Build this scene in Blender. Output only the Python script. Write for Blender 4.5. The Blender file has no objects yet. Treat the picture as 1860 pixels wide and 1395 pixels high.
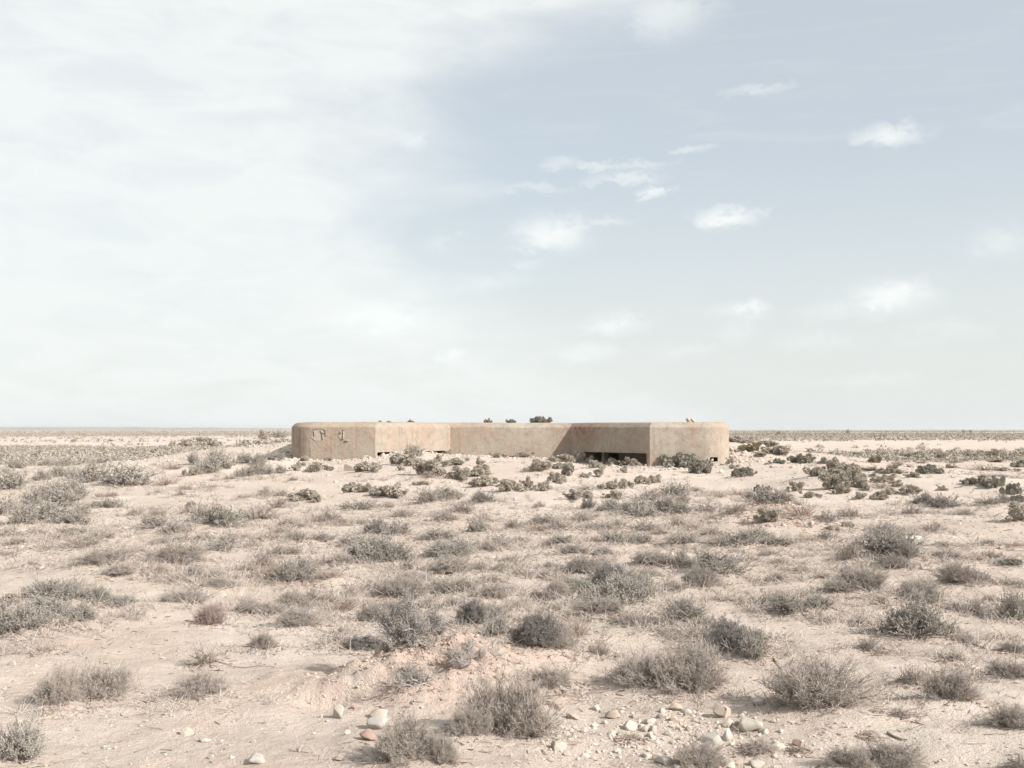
import bpy, bmesh, math, random
import numpy as np
from mathutils import Vector, Matrix
random.seed(7)
RNG = np.random.default_rng(11)
S = bpy.context.scene
COL = S.collection

# ------------------------------------------------------------------ camera
F, CX, HY, EYE = 1994.0, 930.0, 780.5, 1.75          # focal length / horizon of a 1860 x 1395 frame, eye height in metres
cam_d = bpy.data.cameras.new('camera')
cam_d.sensor_width = 36.0
cam_d.lens = 36.0 * F / 1860.0
cam_d.shift_y = (HY - 697.5) / 1860.0
cam_d.clip_start, cam_d.clip_end = 0.05, 30000
cam = bpy.data.objects.new('camera', cam_d)
cam.location = (0, 0, EYE)
cam.rotation_euler = (math.radians(90), 0, 0)
COL.objects.link(cam)
S.camera = cam

# ------------------------------------------------------------------ light
SUN_AZ, SUN_EL = math.radians(32), math.radians(33)   # from the right, 32 degrees towards the viewer
to_sun = Vector((math.cos(SUN_AZ) * math.cos(SUN_EL), -math.sin(SUN_AZ) * math.cos(SUN_EL), math.sin(SUN_EL)))
sun_d = bpy.data.lights.new('sun', 'SUN')
sun_d.energy, sun_d.angle, sun_d.color = 4.7, math.radians(0.9), (1.0, 0.955, 0.90)
sun = bpy.data.objects.new('sun', sun_d)
sun.rotation_euler = to_sun.to_track_quat('Z', 'Y').to_euler()
sun.location = (30, -20, 30)
COL.objects.link(sun)

S.view_settings.view_transform = 'Standard'
S.view_settings.look = 'None'
S.view_settings.exposure = 0.70
S.view_settings.gamma = 1.0
S.view_settings.use_curve_mapping = False
S.render.engine = 'CYCLES'
S.cycles.max_bounces = 4
S.cycles.volume_bounces = 0
S.cycles.transparent_max_bounces = 4

world = bpy.data.worlds.new('World')
S.world = world
world.use_nodes = True
wn, wl = world.node_tree.nodes, world.node_tree.links
wn.clear()

def wnode(kind, **kw):
    n = wn.new(kind)
    for k, v in kw.items():
        setattr(n, k, v)
    return n

def wmath(op, a, b=None, c=None, clamp=False):
    n = wnode('ShaderNodeMath', operation=op, use_clamp=clamp)
    for i, v in enumerate((a, b, c)):
        if v is None:
            continue
        if isinstance(v, (int, float)):
            n.inputs[i].default_value = v
        else:
            wl.new(v, n.inputs[i])
    return n.outputs[0]

def wrange(v, a, b, c, d):
    n = wnode('ShaderNodeMapRange', interpolation_type='SMOOTHSTEP')
    wl.new(v, n.inputs[0])
    for i, q in enumerate((a, b, c, d)):
        n.inputs[i + 1].default_value = q
    return n.outputs[0]

def wvec(x, y, z=0.0):
    n = wnode('ShaderNodeCombineXYZ')
    for i, v in enumerate((x, y, z)):
        if isinstance(v, (int, float)):
            n.inputs[i].default_value = v
        else:
            wl.new(v, n.inputs[i])
    return n.outputs[0]

def wnoise(vec, scale, detail=5, rough=0.55, dist=0.0):
    n = wnode('ShaderNodeTexNoise')
    wl.new(vec, n.inputs['Vector'])
    n.inputs['Scale'].default_value = scale
    n.inputs['Detail'].default_value = detail
    n.inputs['Roughness'].default_value = rough
    n.inputs['Distortion'].default_value = dist
    return n.outputs[0]

wtc = wnode('ShaderNodeTexCoord')
wsep = wnode('ShaderNodeSeparateXYZ')
wl.new(wtc.outputs['Generated'], wsep.inputs[0])
dx_, dy_, dz_ = wsep.outputs
az = wmath('ARCTAN2', dx_, dy_)
hyp = wmath('SQRT', wmath('ADD', wmath('MULTIPLY', dx_, dx_), wmath('MULTIPLY', dy_, dy_)))
el = wmath('ARCTAN2', dz_, hyp)
flat = wvec(wmath('MULTIPLY', az, 4.0), wmath('MULTIPLY', el, 12.0))
puff = wvec(wmath('MULTIPLY', az, 10.0), wmath('MULTIPLY', el, 16.0), 3.0)
n_big = wnoise(flat, 0.9, 6, 0.55, 0.4)
n_mid = wnoise(flat, 2.6, 7, 0.6, 0.6)
n_puf = wnoise(puff, 3.2, 6, 0.6, 0.3)
n_puf2 = wnoise(puff, 9.0, 5, 0.62, 0.2)
n_str = wnoise(wvec(wmath('ADD', wmath('MULTIPLY', az, 3.0), wmath('MULTIPLY', el, 2.0)), wmath('MULTIPLY', el, 26.0), 9.0), 2.2, 7, 0.62, 1.0)
azw = wmath('ADD', az, wmath('MULTIPLY', wmath('SUBTRACT', n_big, 0.5), 0.42))
# the cloud bank of the left half of the sky
edge = wmath('SUBTRACT', -0.145, azw)
edge = wmath('ADD', edge, wmath('MULTIPLY', wmath('MAXIMUM', wmath('SUBTRACT', el, 0.30), 0.0), 2.6))
edge = wmath('ADD', edge, wmath('MULTIPLY', wmath('MAXIMUM', wmath('SUBTRACT', 0.17, el), 0.0), 1.3))
bank = wrange(edge, -0.17, 0.07, 0.0, 1.0)
bank = wmath('MULTIPLY', bank, wrange(n_mid, 0.25, 0.62, 0.70, 1.0))
rear = wrange(dy_, -0.5, 0.15, 0.0, 1.0)                     # behind the viewer: broken cover of the same kind
bank = wmath('ADD', wmath('MULTIPLY', bank, rear), wmath('MULTIPLY', wrange(n_big, 0.35, 0.65, 0.2, 0.9), wmath('SUBTRACT', 1.0, rear)))
# thin veil near the horizon and streaks of cirrus
low = wrange(el, 0.0, 0.26, 1.0, 0.0)
low = wmath('MULTIPLY', low, wrange(n_mid, 0.15, 0.7, 0.86, 1.0))
streak = wmath('MULTIPLY', wrange(n_str, 0.46, 0.76, 0.0, 0.60), wrange(el, 0.10, 0.22, 1.0, 0.35))
cover = wmath('MAXIMUM', bank, wmath('MAXIMUM', low, streak))
# the separate small clouds
pa = wmath('ADD', az, wmath('ADD', wmath('MULTIPLY', wmath('SUBTRACT', n_puf, 0.5), 0.070), wmath('MULTIPLY', wmath('SUBTRACT', n_puf2, 0.5), 0.024)))
pe = wmath('ADD', el, wmath('ADD', wmath('MULTIPLY', wmath('SUBTRACT', n_puf2, 0.5), 0.016), wmath('MULTIPLY', wmath('SUBTRACT', n_puf, 0.5), 0.024)))
pv = wvec(pa, pe)
SMALL = [(1620, 245, 66, 19, .85), (1320, 396, 62, 24, .95), (1000, 428, 82, 40, .95), (1612, 540, 88, 34, 1.0), (890, 512, 66, 20, .55),
         (1350, 565, 58, 16, .9), (1115, 590, 58, 21, .85), (1060, 640, 62, 16, .7), (690, 582, 78, 27, .7), (815, 646, 26, 10, .5),
         (1090, 298, 62, 10, .55), (1140, 325, 72, 13, .6), (1190, 348, 27, 10, .8), (1825, 438, 66, 38, .55), (745, 258, 34, 17, .6),
         (1508, 565, 48, 17, .6), (1375, 163, 66, 9, .42), (1255, 270, 36, 8, .45), (1200, 25, 95, 48, .6), (1105, 400, 62, 10, .5),
         (800, 442, 36, 17, .4), (1340, 603, 42, 24, .4), (1010, 298, 34, 14, .42), (955, 482, 40, 14, .5), (1240, 640, 60, 16, .4), (1480, 620, 80, 18, .4), (1720, 600, 90, 20, .45), (1570, 690, 90, 12, .35), (960, 345, 90, 10, .4), (1160, 300, 60, 8, .45)]
puffs = None
for (qx, qy, rx, ry, st) in SMALL:
    u, v = (qx - CX) / F, (HY - qy) / F
    a0, e0 = math.atan(u), math.atan(v / math.hypot(u, 1))
    ix, iy = F / rx, F / ry
    n = wnode('ShaderNodeVectorMath', operation='MULTIPLY_ADD')
    wl.new(pv, n.inputs[0])
    n.inputs[1].default_value = (ix, iy, 0)
    n.inputs[2].default_value = (-a0 * ix, -e0 * iy, 0)
    ln = wnode('ShaderNodeVectorMath', operation='LENGTH')
    wl.new(n.outputs[0], ln.inputs[0])
    m = wrange(ln.outputs['Value'], 0.0, 1.45, st, 0.0)
    puffs = m if puffs is None else wmath('MAXIMUM', puffs, m)
sky = wnode('ShaderNodeTexSky', sky_type='NISHITA')
sky.sun_disc = False
sky.sun_elevation = SUN_EL
sky.sun_rotation = math.atan2(to_sun.x, to_sun.y)
sky.altitude = 50
sky.air_density, sky.dust_density, sky.ozone_density = 1.0, 2.0, 1.0
bg_sky = wnode('ShaderNodeBackground')
bg_sky.inputs[1].default_value = 0.092
wl.new(sky.outputs[0], bg_sky.inputs[0])
bg_cl = wnode('ShaderNodeBackground')
bg_cl.inputs[0].default_value = (0.950, 0.988, 0.972, 1)
wl.new(wmath('ADD', wmath('ADD', wmath('MULTIPLY', puffs, 0.085), wmath('MULTIPLY', bank, 0.060)), 0.538), bg_cl.inputs[1])
fac = wmath('MAXIMUM', wmath('MULTIPLY', cover, 0.92), puffs)
fac = wmath('ADD', wmath('MULTIPLY', fac, 0.43), 0.56, clamp=True)   # a thin white veil lies over all of it
mixs = wnode('ShaderNodeMixShader')
wl.new(fac, mixs.inputs[0])
wl.new(bg_sky.outputs[0], mixs.inputs[1])
wl.new(bg_cl.outputs[0], mixs.inputs[2])
wout = wnode('ShaderNodeOutputWorld')
wl.new(mixs.outputs[0], wout.inputs[0])

# ------------------------------------------------------------------ noise and terrain height
def _hash(ix, iy, seed):
    h = (ix.astype(np.int64) * 374761393 + iy.astype(np.int64) * 668265263 + seed * 1442695041) & 0x7fffffff
    h = ((h ^ (h >> 13)) * 1274126177) & 0x7fffffff
    h = h ^ (h >> 16)
    return (h & 0xffff) / 32767.5 - 1.0

def vnoise(x, y, seed=0):
    xi, yi = np.floor(x), np.floor(y)
    fx, fy = x - xi, y - yi
    fx, fy = fx * fx * fx * (fx * (fx * 6 - 15) + 10), fy * fy * fy * (fy * (fy * 6 - 15) + 10)
    a, b = _hash(xi, yi, seed), _hash(xi + 1, yi, seed)
    c, d = _hash(xi, yi + 1, seed), _hash(xi + 1, yi + 1, seed)
    return a + (b - a) * fx + (c - a) * fy + (a - b - c + d) * fx * fy

def fbm(x, y, seed=0, octs=3):
    t, amp = 0, 1.0
    for k in range(octs):
        t = t + amp * vnoise(x * 2.03 ** k + 17.3 * k, y * 2.03 ** k - 9.1 * k, seed + k)
        amp *= 0.5
    return t

def sstep(a, b, v):
    t = np.clip((v - a) / (b - a), 0, 1)
    return t * t * (3 - 2 * t)

# bunker plan (front outline, metres)
ZT = 2.03
def arc(cx, cy, r, a0, a1, n):
    return [(cx + r * math.cos(math.radians(a0 + (a1 - a0) * i / n)), cy + r * math.sin(math.radians(a0 + (a1 - a0) * i / n))) for i in range(n + 1)]
PLAN = (arc(-7.22, 41.05, 1.0, 180, 262, 12) + [(-4.98, 40.0), (-2.45, 43.5), (2.30, 43.5), (5.02, 40.0)]
        + arc(6.92, 41.2, 1.2, 270, 360, 16) + arc(7.12, 51.0, 1.0, 0, 90, 5) + arc(-7.22, 51.0, 1.0, 90, 180, 5))
PLAN = [PLAN[0]] + [p for q, p in zip(PLAN, PLAN[1:]) if math.dist(q, p) > 0.02]
PA = np.array(PLAN)

def plan_depth(x, y):
    """signed distance to the bunker outline, positive inside"""
    x, y = np.asarray(x, float), np.asarray(y, float)
    d = np.full(x.shape, 1e9)
    ins = np.zeros(x.shape, bool)
    n = len(PA)
    for i in range(n):
        ax, ay = PA[i]
        bx, by = PA[(i + 1) % n]
        ex, ey = bx - ax, by - ay
        t = np.clip(((x - ax) * ex + (y - ay) * ey) / (ex * ex + ey * ey), 0, 1)
        d = np.minimum(d, np.hypot(x - ax - t * ex, y - ay - t * ey))
        c = (ay > y) != (by > y)
        with np.errstate(divide='ignore', invalid='ignore'):
            ins ^= c & (x < (bx - ax) * (y - ay) / (by - ay if by != ay else 1e-9) + ax)
    return np.where(ins, d, -d)

FRONT_X = [-21, -17, -14, -12, -10, -8.2, -6.5, -5.1, -4, -2.4, 0, 1.6, 2.6, 4, 5.1, 6.6, 8, 9, 11, 14, 17, 20]
FRONT_Z = [0, .06, .20, .42, .56, .58, .60, .68, .76, .76, .68, .62, .48, .40, .38, .40, .52, .58, .46, .28, .10, 0]
RIDGE_X = [-24, -19.5, -17.8, -15.2, -13.6, -12.1, -9.1, -5, 5, 9.5, 11.8, 13.8, 15.5, 16.8, 19, 23]
RIDGE_Z = [0, .08, .22, .56, .84, 1.00, 1.20, 1.45, 1.45, 1.22, .86, .66, .38, .20, .06, 0]

def px_at(px, Y):
    return (px - CX) / F * Y

# local mounds: x, y, radius x, radius y, height
MOUNDS = [(px_at(1405, 20.4), 20.6, 1.15, 1.3, .40),
          (px_at(800, 8.15), 8.25, .62, .50, .27), (px_at(690, 7.7), 7.8, .50, .32, .13), (px_at(985, 8.3), 8.5, .55, .5, .12),
          (px_at(860, 7.5), 7.6, .5, .4, .06),
          (px_at(745, 41), 40.6, 1.3, 1.6, .20), (px_at(370, 39), 39, 2.2, 2.4, .30), (px_at(450, 37), 37, 2.0, 2.5, .15),
          (px_at(1525, 30), 30.5, 1.6, 2.0, .22), (px_at(1640, 32), 33, 2.5, 2.2, .15), (px_at(1800, 32), 32, 2.5, 2, .18),
          (px_at(1250, 14), 14.2, .9, .8, .12), (px_at(60, 10.2), 10.4, .9, .8, .10), (px_at(1560, 11.7), 11.8, .7, .5, .07),
          (px_at(1480, 6.9), 7.1, .5, .4, .05), (px_at(1205, 7.4), 7.6, .6, .4, .04)]
HUM = []                                              # low hummocks of blown sand under the shrubs, filled in later

def height(x, y, fine=True):
    x, y = np.asarray(x, float), np.asarray(y, float)
    r = np.hypot(x, y)
    h = 0.09 * fbm(x / 7.0, y / 7.0, 3, 2) * sstep(2, 8, r)
    h = h + 0.048 * fbm(x / 1.7, y / 1.7, 5, 2) * (1 - sstep(60, 160, r))
    fz, rz = np.interp(x, FRONT_X, FRONT_Z), np.interp(x, RIDGE_X, RIDGE_Z)
    front = fz * sstep(25.0, 40.2, y)
    y0 = np.interp(np.abs(x), [0, 7.7, 8.5, 30], [46.5, 46.5, 40.6, 40.6])
    t = sstep(0, 1, (y - y0) / 5.9)
    m = np.where(y < 40.6, front, fz * (1 - t) + rz * t) * (1 - sstep(50.5, 64, y))
    h = h * (1 - 0.6 * np.clip(m, 0, 1)) + m
    for (mx, my, ra, rb, mh) in MOUNDS:
        q = ((x - mx) / ra) ** 2 + ((y - my) / rb) ** 2
        h = h + mh * np.exp(-q * 1.1)
    if fine:
        near = 1 - sstep(16, 45, r)
        h = h + 0.022 * fbm(x / .42, y / .42, 21, 3) * near
        # crumbled crust of the dug bank in the foreground
        dug = np.exp(-(((x - px_at(770, 8.0)) / .85) ** 2 + ((y - 8.0) / .62) ** 2))
        h = h + dug * (0.085 * np.abs(fbm(x / .16, y / .16, 31, 3)) - 0.03)
        h = h - 0.24 * np.exp(-(((x - px_at(795, 7.9)) / .20) ** 2 + ((y - 7.88) / .15) ** 2))
        h = h - 0.10 * np.exp(-(((x - px_at(605, 7.55)) / .24) ** 2 + ((y - 7.45) / .09) ** 2))
        pm = np.exp(-(((x - MOUNDS[0][0]) / 1.2) ** 2 + ((y - MOUNDS[0][1]) / 1.2) ** 2))
        h = h + pm * 0.05 * np.abs(fbm(x / .3, y / .3, 37, 3))
    return h

def full_height(x, y):
    x, y = np.asarray(x, float), np.asarray(y, float)
    h = height(x, y)
    shp = h.shape
    h, xf, yf = h.ravel().copy(), x.ravel(), y.ravel()
    order = np.argsort(yf)
    ys = yf[order]
    for (hx, hy, hr, hh) in HUM:
        i0, i1 = np.searchsorted(ys, hy - 2.2 * hr), np.searchsorted(ys, hy + 2.2 * hr)
        idx = order[i0:i1]
        if len(idx) == 0:
            continue
        idx = idx[np.abs(xf[idx] - hx) < 2.2 * hr]
        h[idx] += hh * np.exp(-((xf[idx] - hx) ** 2 + (yf[idx] - hy) ** 2) / (hr * hr))
    return h.reshape(shp)

TT = np.geomspace(3.2, 900, 1700)
def ground_at(px, py):
    u, v = (px - CX) / F, (HY - py) / F
    hz = height(u * TT, TT, False)
    below = np.nonzero(EYE + v * TT < hz)[0]
    if len(below) == 0:
        return None
    i = below[0]
    if i == 0:
        return (u * TT[0], TT[0])
    a, b = EYE + v * TT[i - 1] - hz[i - 1], EYE + v * TT[i] - hz[i]
    t = TT[i - 1] + (TT[i] - TT[i - 1]) * a / (a - b)
    return (u * t, t)

# ------------------------------------------------------------------ helpers
def link(name, data, parent=None):
    o = bpy.data.objects.new(name, data)
    COL.objects.link(o)
    if parent is not None:
        o.parent = parent
    return o

def tag(o, label=None, cat=None, group=None, kind=None):
    for k, v in (('label', label), ('category', cat), ('group', group), ('kind', kind)):
        if v:
            o[k] = v
    return o

def mesh_np(name, verts, faces, mats, mat_idx=None, smooth=False):
    """faces: list of (n, k) int arrays (k = 3 or 4)"""
    me = bpy.data.meshes.new(name)
    verts = np.asarray(verts, np.float32)
    faces = [f for f in faces if len(f)]
    nl = sum(f.size for f in faces)
    nf = sum(len(f) for f in faces)
    me.vertices.add(len(verts))
    me.vertices.foreach_set('co', verts.ravel())
    me.loops.add(nl)
    me.loops.foreach_set('vertex_index', np.concatenate([f.ravel() for f in faces]).astype(np.int32))
    me.polygons.add(nf)
    tot = np.concatenate([np.full(len(f), f.shape[1], np.int32) for f in faces])
    st = np.concatenate([[0], np.cumsum(tot)[:-1]]).astype(np.int32)
    me.polygons.foreach_set('loop_start', st)
    me.polygons.foreach_set('loop_total', tot)
    if mat_idx is not None:
        me.polygons.foreach_set('material_index', mat_idx.astype(np.int32))
    me.polygons.foreach_set('use_smooth', np.full(nf, smooth))
    for m in mats:
        me.materials.append(m)
    me.update(calc_edges=True)
    return me

# ------------------------------------------------------------------ materials
def mat_base(name, rough=0.9):
    m = bpy.data.materials.new(name)
    m.use_nodes = True
    nt = m.node_tree
    b = nt.nodes['Principled BSDF']
    b.inputs['Roughness'].default_value = rough
    b.inputs['Specular IOR Level'].default_value = 0.15
    return m, nt, b

def nmath(nt, op, a, b=None, clamp=False):
    n = nt.nodes.new('ShaderNodeMath')
    n.operation = op
    n.use_clamp = clamp
    for i, v in enumerate((a, b)):
        if v is None:
            continue
        if isinstance(v, (int, float)):
            n.inputs[i].default_value = v
        else:
            nt.links.new(v, n.inputs[i])
    return n.outputs[0]

def nnoise(nt, scale, detail=4, rough=0.55, vec=None, dist=0.0):
    n = nt.nodes.new('ShaderNodeTexNoise')
    n.inputs['Scale'].default_value = scale
    n.inputs['Detail'].default_value = detail
    n.inputs['Roughness'].default_value = rough
    n.inputs['Distortion'].default_value = dist
    if vec is not None:
        nt.links.new(vec, n.inputs['Vector'])
    return n.outputs[0]

def nmap(nt, scale=(1, 1, 1), loc=(0, 0, 0)):
    tc = nt.nodes.new('ShaderNodeTexCoord')
    mp = nt.nodes.new('ShaderNodeMapping')
    mp.inputs['Scale'].default_value = scale
    mp.inputs['Location'].default_value = loc
    nt.links.new(tc.outputs['Object'], mp.inputs['Vector'])
    return mp.outputs[0]

def nrange(nt, v, a, b, c=0.0, d=1.0):
    n = nt.nodes.new('ShaderNodeMapRange')
    n.inputs[1].default_value, n.inputs[2].default_value = a, b
    n.inputs[3].default_value, n.inputs[4].default_value = c, d
    nt.links.new(v, n.inputs[0])
    return n.outputs[0]

def nmix(nt, fac, a, b):
    n = nt.nodes.new('ShaderNodeMix')
    n.data_type = 'RGBA'
    for sock, v in ((n.inputs[0], fac), (n.inputs[6], a), (n.inputs[7], b)):
        if isinstance(v, (int, float)):
            sock.default_value = v
        elif isinstance(v, tuple):
            sock.default_value = (*v, 1)
        else:
            nt.links.new(v, sock)
    return n.outputs[2]

def nbump(nt, b, h, strength, dist):
    n = nt.nodes.new('ShaderNodeBump')
    n.inputs['Strength'].default_value = strength
    n.inputs['Distance'].default_value = dist
    nt.links.new(h, n.inputs['Height'])
    nt.links.new(n.outputs[0], b.inputs['Normal'])

def plant_mat(name, c1, c2, trans=0.0):
    m, nt, b = mat_base(name, 0.85)
    oi = nt.nodes.new('ShaderNodeObjectInfo')
    n = nnoise(nt, 9.0, 3, 0.6, nmap(nt))
    f = nmath(nt, 'ADD', nmath(nt, 'MULTIPLY', oi.outputs['Random'], 0.55), nmath(nt, 'MULTIPLY', nrange(nt, n, .3, .7), 0.45))
    nt.links.new(nmix(nt, f, c1, c2), b.inputs['Base Color'])
    return m

M = {}
M['twig'] = plant_mat('grey_twig', (0.262, 0.220, 0.190), (0.340, 0.296, 0.262))  # stems darker than the tips, to paint in shade inside the bushes
M['twig_tip'] = plant_mat('grey_twig_tip', (0.338, 0.294, 0.258), (0.425, 0.380, 0.340))
M['twig_dark'] = plant_mat('dark_twig', (0.180, 0.158, 0.143), (0.250, 0.226, 0.205))
M['silver'] = plant_mat('silver_leaf', (0.328, 0.306, 0.270), (0.410, 0.386, 0.345))
M['knob'] = plant_mat('olive_leaf', (0.355, 0.314, 0.264), (0.455, 0.408, 0.350))
M['mat'] = plant_mat('mat_leaf', (0.235, 0.217, 0.182), (0.320, 0.295, 0.250))
M['yellow'] = plant_mat('yellow_leaf', (0.260, 0.215, 0.130), (0.310, 0.262, 0.170))
M['brown'] = plant_mat('dry_brown_twig', (0.330, 0.258, 0.216), (0.405, 0.330, 0.282))
M['red'] = plant_mat('red_brown_twig', (0.275, 0.208, 0.190), (0.335, 0.265, 0.242))
M['scrub'] = plant_mat('far_scrub_leaf', (0.290, 0.258, 0.218), (0.370, 0.335, 0.288))
M['straw'] = plant_mat('straw', (0.360, 0.312, 0.252), (0.420, 0.372, 0.305))
M['dead'] = plant_mat('bleached_wood', (.300, .275, .252), (.390, .362, .335))
M['darkleaf'] = plant_mat('dark_grey_leaf', (0.225, 0.205, 0.190), (0.300, 0.278, 0.258))  # own dark grey foliage colour of the darker bushes

def stone_mat(name, c1, c2):
    m, nt, b = mat_base(name, 0.9)
    oi = nt.nodes.new('ShaderNodeObjectInfo')
    v = nmap(nt)
    n = nnoise(nt, 5.0, 6, 0.6, v)
    f = nmath(nt, 'ADD', nmath(nt, 'MULTIPLY', oi.outputs['Random'], 0.4), nmath(nt, 'MULTIPLY', nrange(nt, n, .3, .7), 0.6))
    nt.links.new(nmix(nt, f, c1, c2), b.inputs['Base Color'])
    nbump(nt, b, nnoise(nt, 26.0, 5, 0.65, v), 0.5, 0.02)
    return m
M['stone'] = stone_mat('pale_limestone', (.400, .348, .295), (.510, .462, .405))
M['stone_tan'] = stone_mat('tan_stone', (.400, .318, .258), (.480, .400, .335))
M['stone_red'] = stone_mat('red_stone', (.330, .225, .178), (.400, .295, .245))
M['stone_grey'] = stone_mat('grey_stone', (.375, .342, .308), (.470, .435, .398))
M['white'] = stone_mat('weathered_white', (0.550, 0.535, 0.510), (0.630, 0.615, 0.585))

# ground
m, nt, b = mat_base('desert_soil', 0.95)
v = nmap(nt)
at = nt.nodes.new('ShaderNodeAttribute')
at.attribute_name = 'soil'
sp = nt.nodes.new('ShaderNodeSeparateColor')
nt.links.new(at.outputs['Color'], sp.inputs[0])
n1 = nnoise(nt, 0.55, 5, 0.6, v)
n2 = nnoise(nt, 5.5, 6, 0.65, v)
n3 = nnoise(nt, 60.0, 3, 0.6, v)
n4 = nnoise(nt, 1.9, 5, 0.6, v)
c = nmix(nt, nrange(nt, n1, .32, .68), (.430, .355, .300), (.515, .445, .385))
c = nmix(nt, nrange(nt, n2, .46, .74, 0, .55), c, (.385, .316, .266))
c = nmix(nt, nrange(nt, n4, .52, .68, 0, .6), c, (.480, .375, .315))
c = nmix(nt, sp.outputs[0], c, (.452, .335, .277))
c = nmix(nt, sp.outputs[2], c, (.535, .470, .408))
c = nmix(nt, nrange(nt, n3, .62, .72, 0, .55), c, (.290, .242, .208))
c = nmix(nt, nrange(nt, n3, .36, .28, 0, .5), c, (.590, .535, .478))
far = nnoise(nt, 0.09, 4, 0.65, nmap(nt, (1.0, .22, 1)))
c = nmix(nt, nmath(nt, 'MULTIPLY', sp.outputs[1], nrange(nt, far, .38, .62, .35, 1.0)), c, (.235, .208, .175))
nt.links.new(c, b.inputs['Base Color'])
hb = nmath(nt, 'ADD', nmath(nt, 'MULTIPLY', nnoise(nt, 34.0, 6, 0.7, v), 0.6), nmath(nt, 'MULTIPLY', nnoise(nt, 9.0, 4, 0.6, v), 1.0))
hb = nmath(nt, 'ADD', hb, nmath(nt, 'MULTIPLY', nnoise(nt, 95.0, 3, 0.6, v), 0.32))
nbump(nt, b, hb, 1.0, 0.034)
M['soil'] = m

# ------------------------------------------------------------------ the plant list, read from the picture (x, y of the foot, width, height in its pixels)
PLANTS = []
def P(kind, *rows):
    for r in rows:
        PLANTS.append((kind, *r))
P('silver', (28, 852, 36, 26), (58, 844, 26, 16), (86, 847, 40, 22), (116, 848, 44, 26), (185, 842, 40, 16), (206, 839, 30, 14), (232, 836, 40, 14),
  (22, 893, 60, 48), (10, 862, 24, 20), (78, 876, 30, 26), (112, 868, 50, 34), (138, 875, 36, 26), (168, 880, 56, 42), (226, 890, 92, 50),
  (352, 846, 34, 32), (375, 862, 60, 44), (392, 845, 40, 38), (401, 853, 60, 42), (92, 908, 60, 34), (133, 912, 52, 40), (116, 926, 60, 36), (70, 925, 52, 34),
  (86, 955, 72, 40), (47, 957, 46, 44), (12, 940, 50, 36), (138, 958, 42, 28), (146, 938, 40, 22), (200, 928, 40, 18), (278, 966, 62, 26), (322, 973, 52, 30),
  (365, 954, 42, 36), (392, 960, 42, 36), (128, 978, 60, 20), (305, 992, 52, 16), (444, 844, 42, 24), (470, 848, 42, 30), (496, 838, 42, 20), (442, 870, 30, 20),
  (466, 868, 36, 30), (487, 866, 26, 22), (509, 862, 32, 22), (408, 963, 66, 34), (652, 930, 60, 22), (720, 978, 54, 30), (586, 989, 40, 18), (414, 996, 42, 22),
  (650, 1000, 62, 30), (508, 795, 34, 20), (812, 912, 56, 26), (777, 918, 38, 26), (1110, 932, 52, 26), (1150, 938, 58, 30), (992, 958, 52, 22), (868, 970, 42, 32),
  (1086, 966, 52, 12), (1126, 990, 72, 24), (800, 985, 62, 26), (830, 1002, 62, 26), (908, 995, 52, 24), (1018, 996, 42, 18), (1388, 925, 74, 28), (1418, 925, 50, 22),
  (1226, 905, 52, 28), (1240, 918, 32, 24), (1204, 940, 62, 32), (1172, 944, 52, 26), (1238, 940, 38, 24), (1241, 996, 52, 26), (1162, 992, 42, 20), (1380, 984, 42, 22),
  (1327, 1000, 62, 26), (1357, 997, 42, 24), (1410, 999, 62, 20), (1555, 1000, 22, 20), (355, 1050, 42, 24), (86, 1104, 74, 36), (120, 1106, 62, 30), (176, 1104, 54, 30),
  (216, 1108, 52, 20), (22, 1165, 92, 56), (86, 1140, 84, 42), (152, 1142, 54, 34), (60, 1155, 62, 36), (402, 1003, 62, 22), (538, 1065, 62, 48), (672, 1030, 94, 52),
  (716, 1030, 54, 38), (742, 1042, 32, 20), (814, 1020, 84, 32), (1022, 996, 30, 12), (1091, 1010, 42, 14), (1040, 1012, 52, 14), (1061, 1086, 62, 32), (1126, 1108, 94, 52),
  (902, 1165, 54, 36), (1237, 1034, 38, 30), (1300, 1050, 84, 40), (1398, 1104, 36, 18), (1430, 1124, 64, 36), (1486, 1116, 54, 26), (1162, 1096, 62, 42), (1243, 1140, 74, 42),
  (1366, 1204, 54, 44), (1376, 1172, 42, 32), (1612, 1020, 94, 50), (1643, 1026, 54, 34), (1804, 1018, 38, 18), (1718, 1020, 52, 14), (1770, 1115, 38, 22), (1843, 1132, 64, 46),
  (1664, 1168, 114, 68), (38, 1392, 92, 68), (750, 831, 48, 34))
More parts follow.
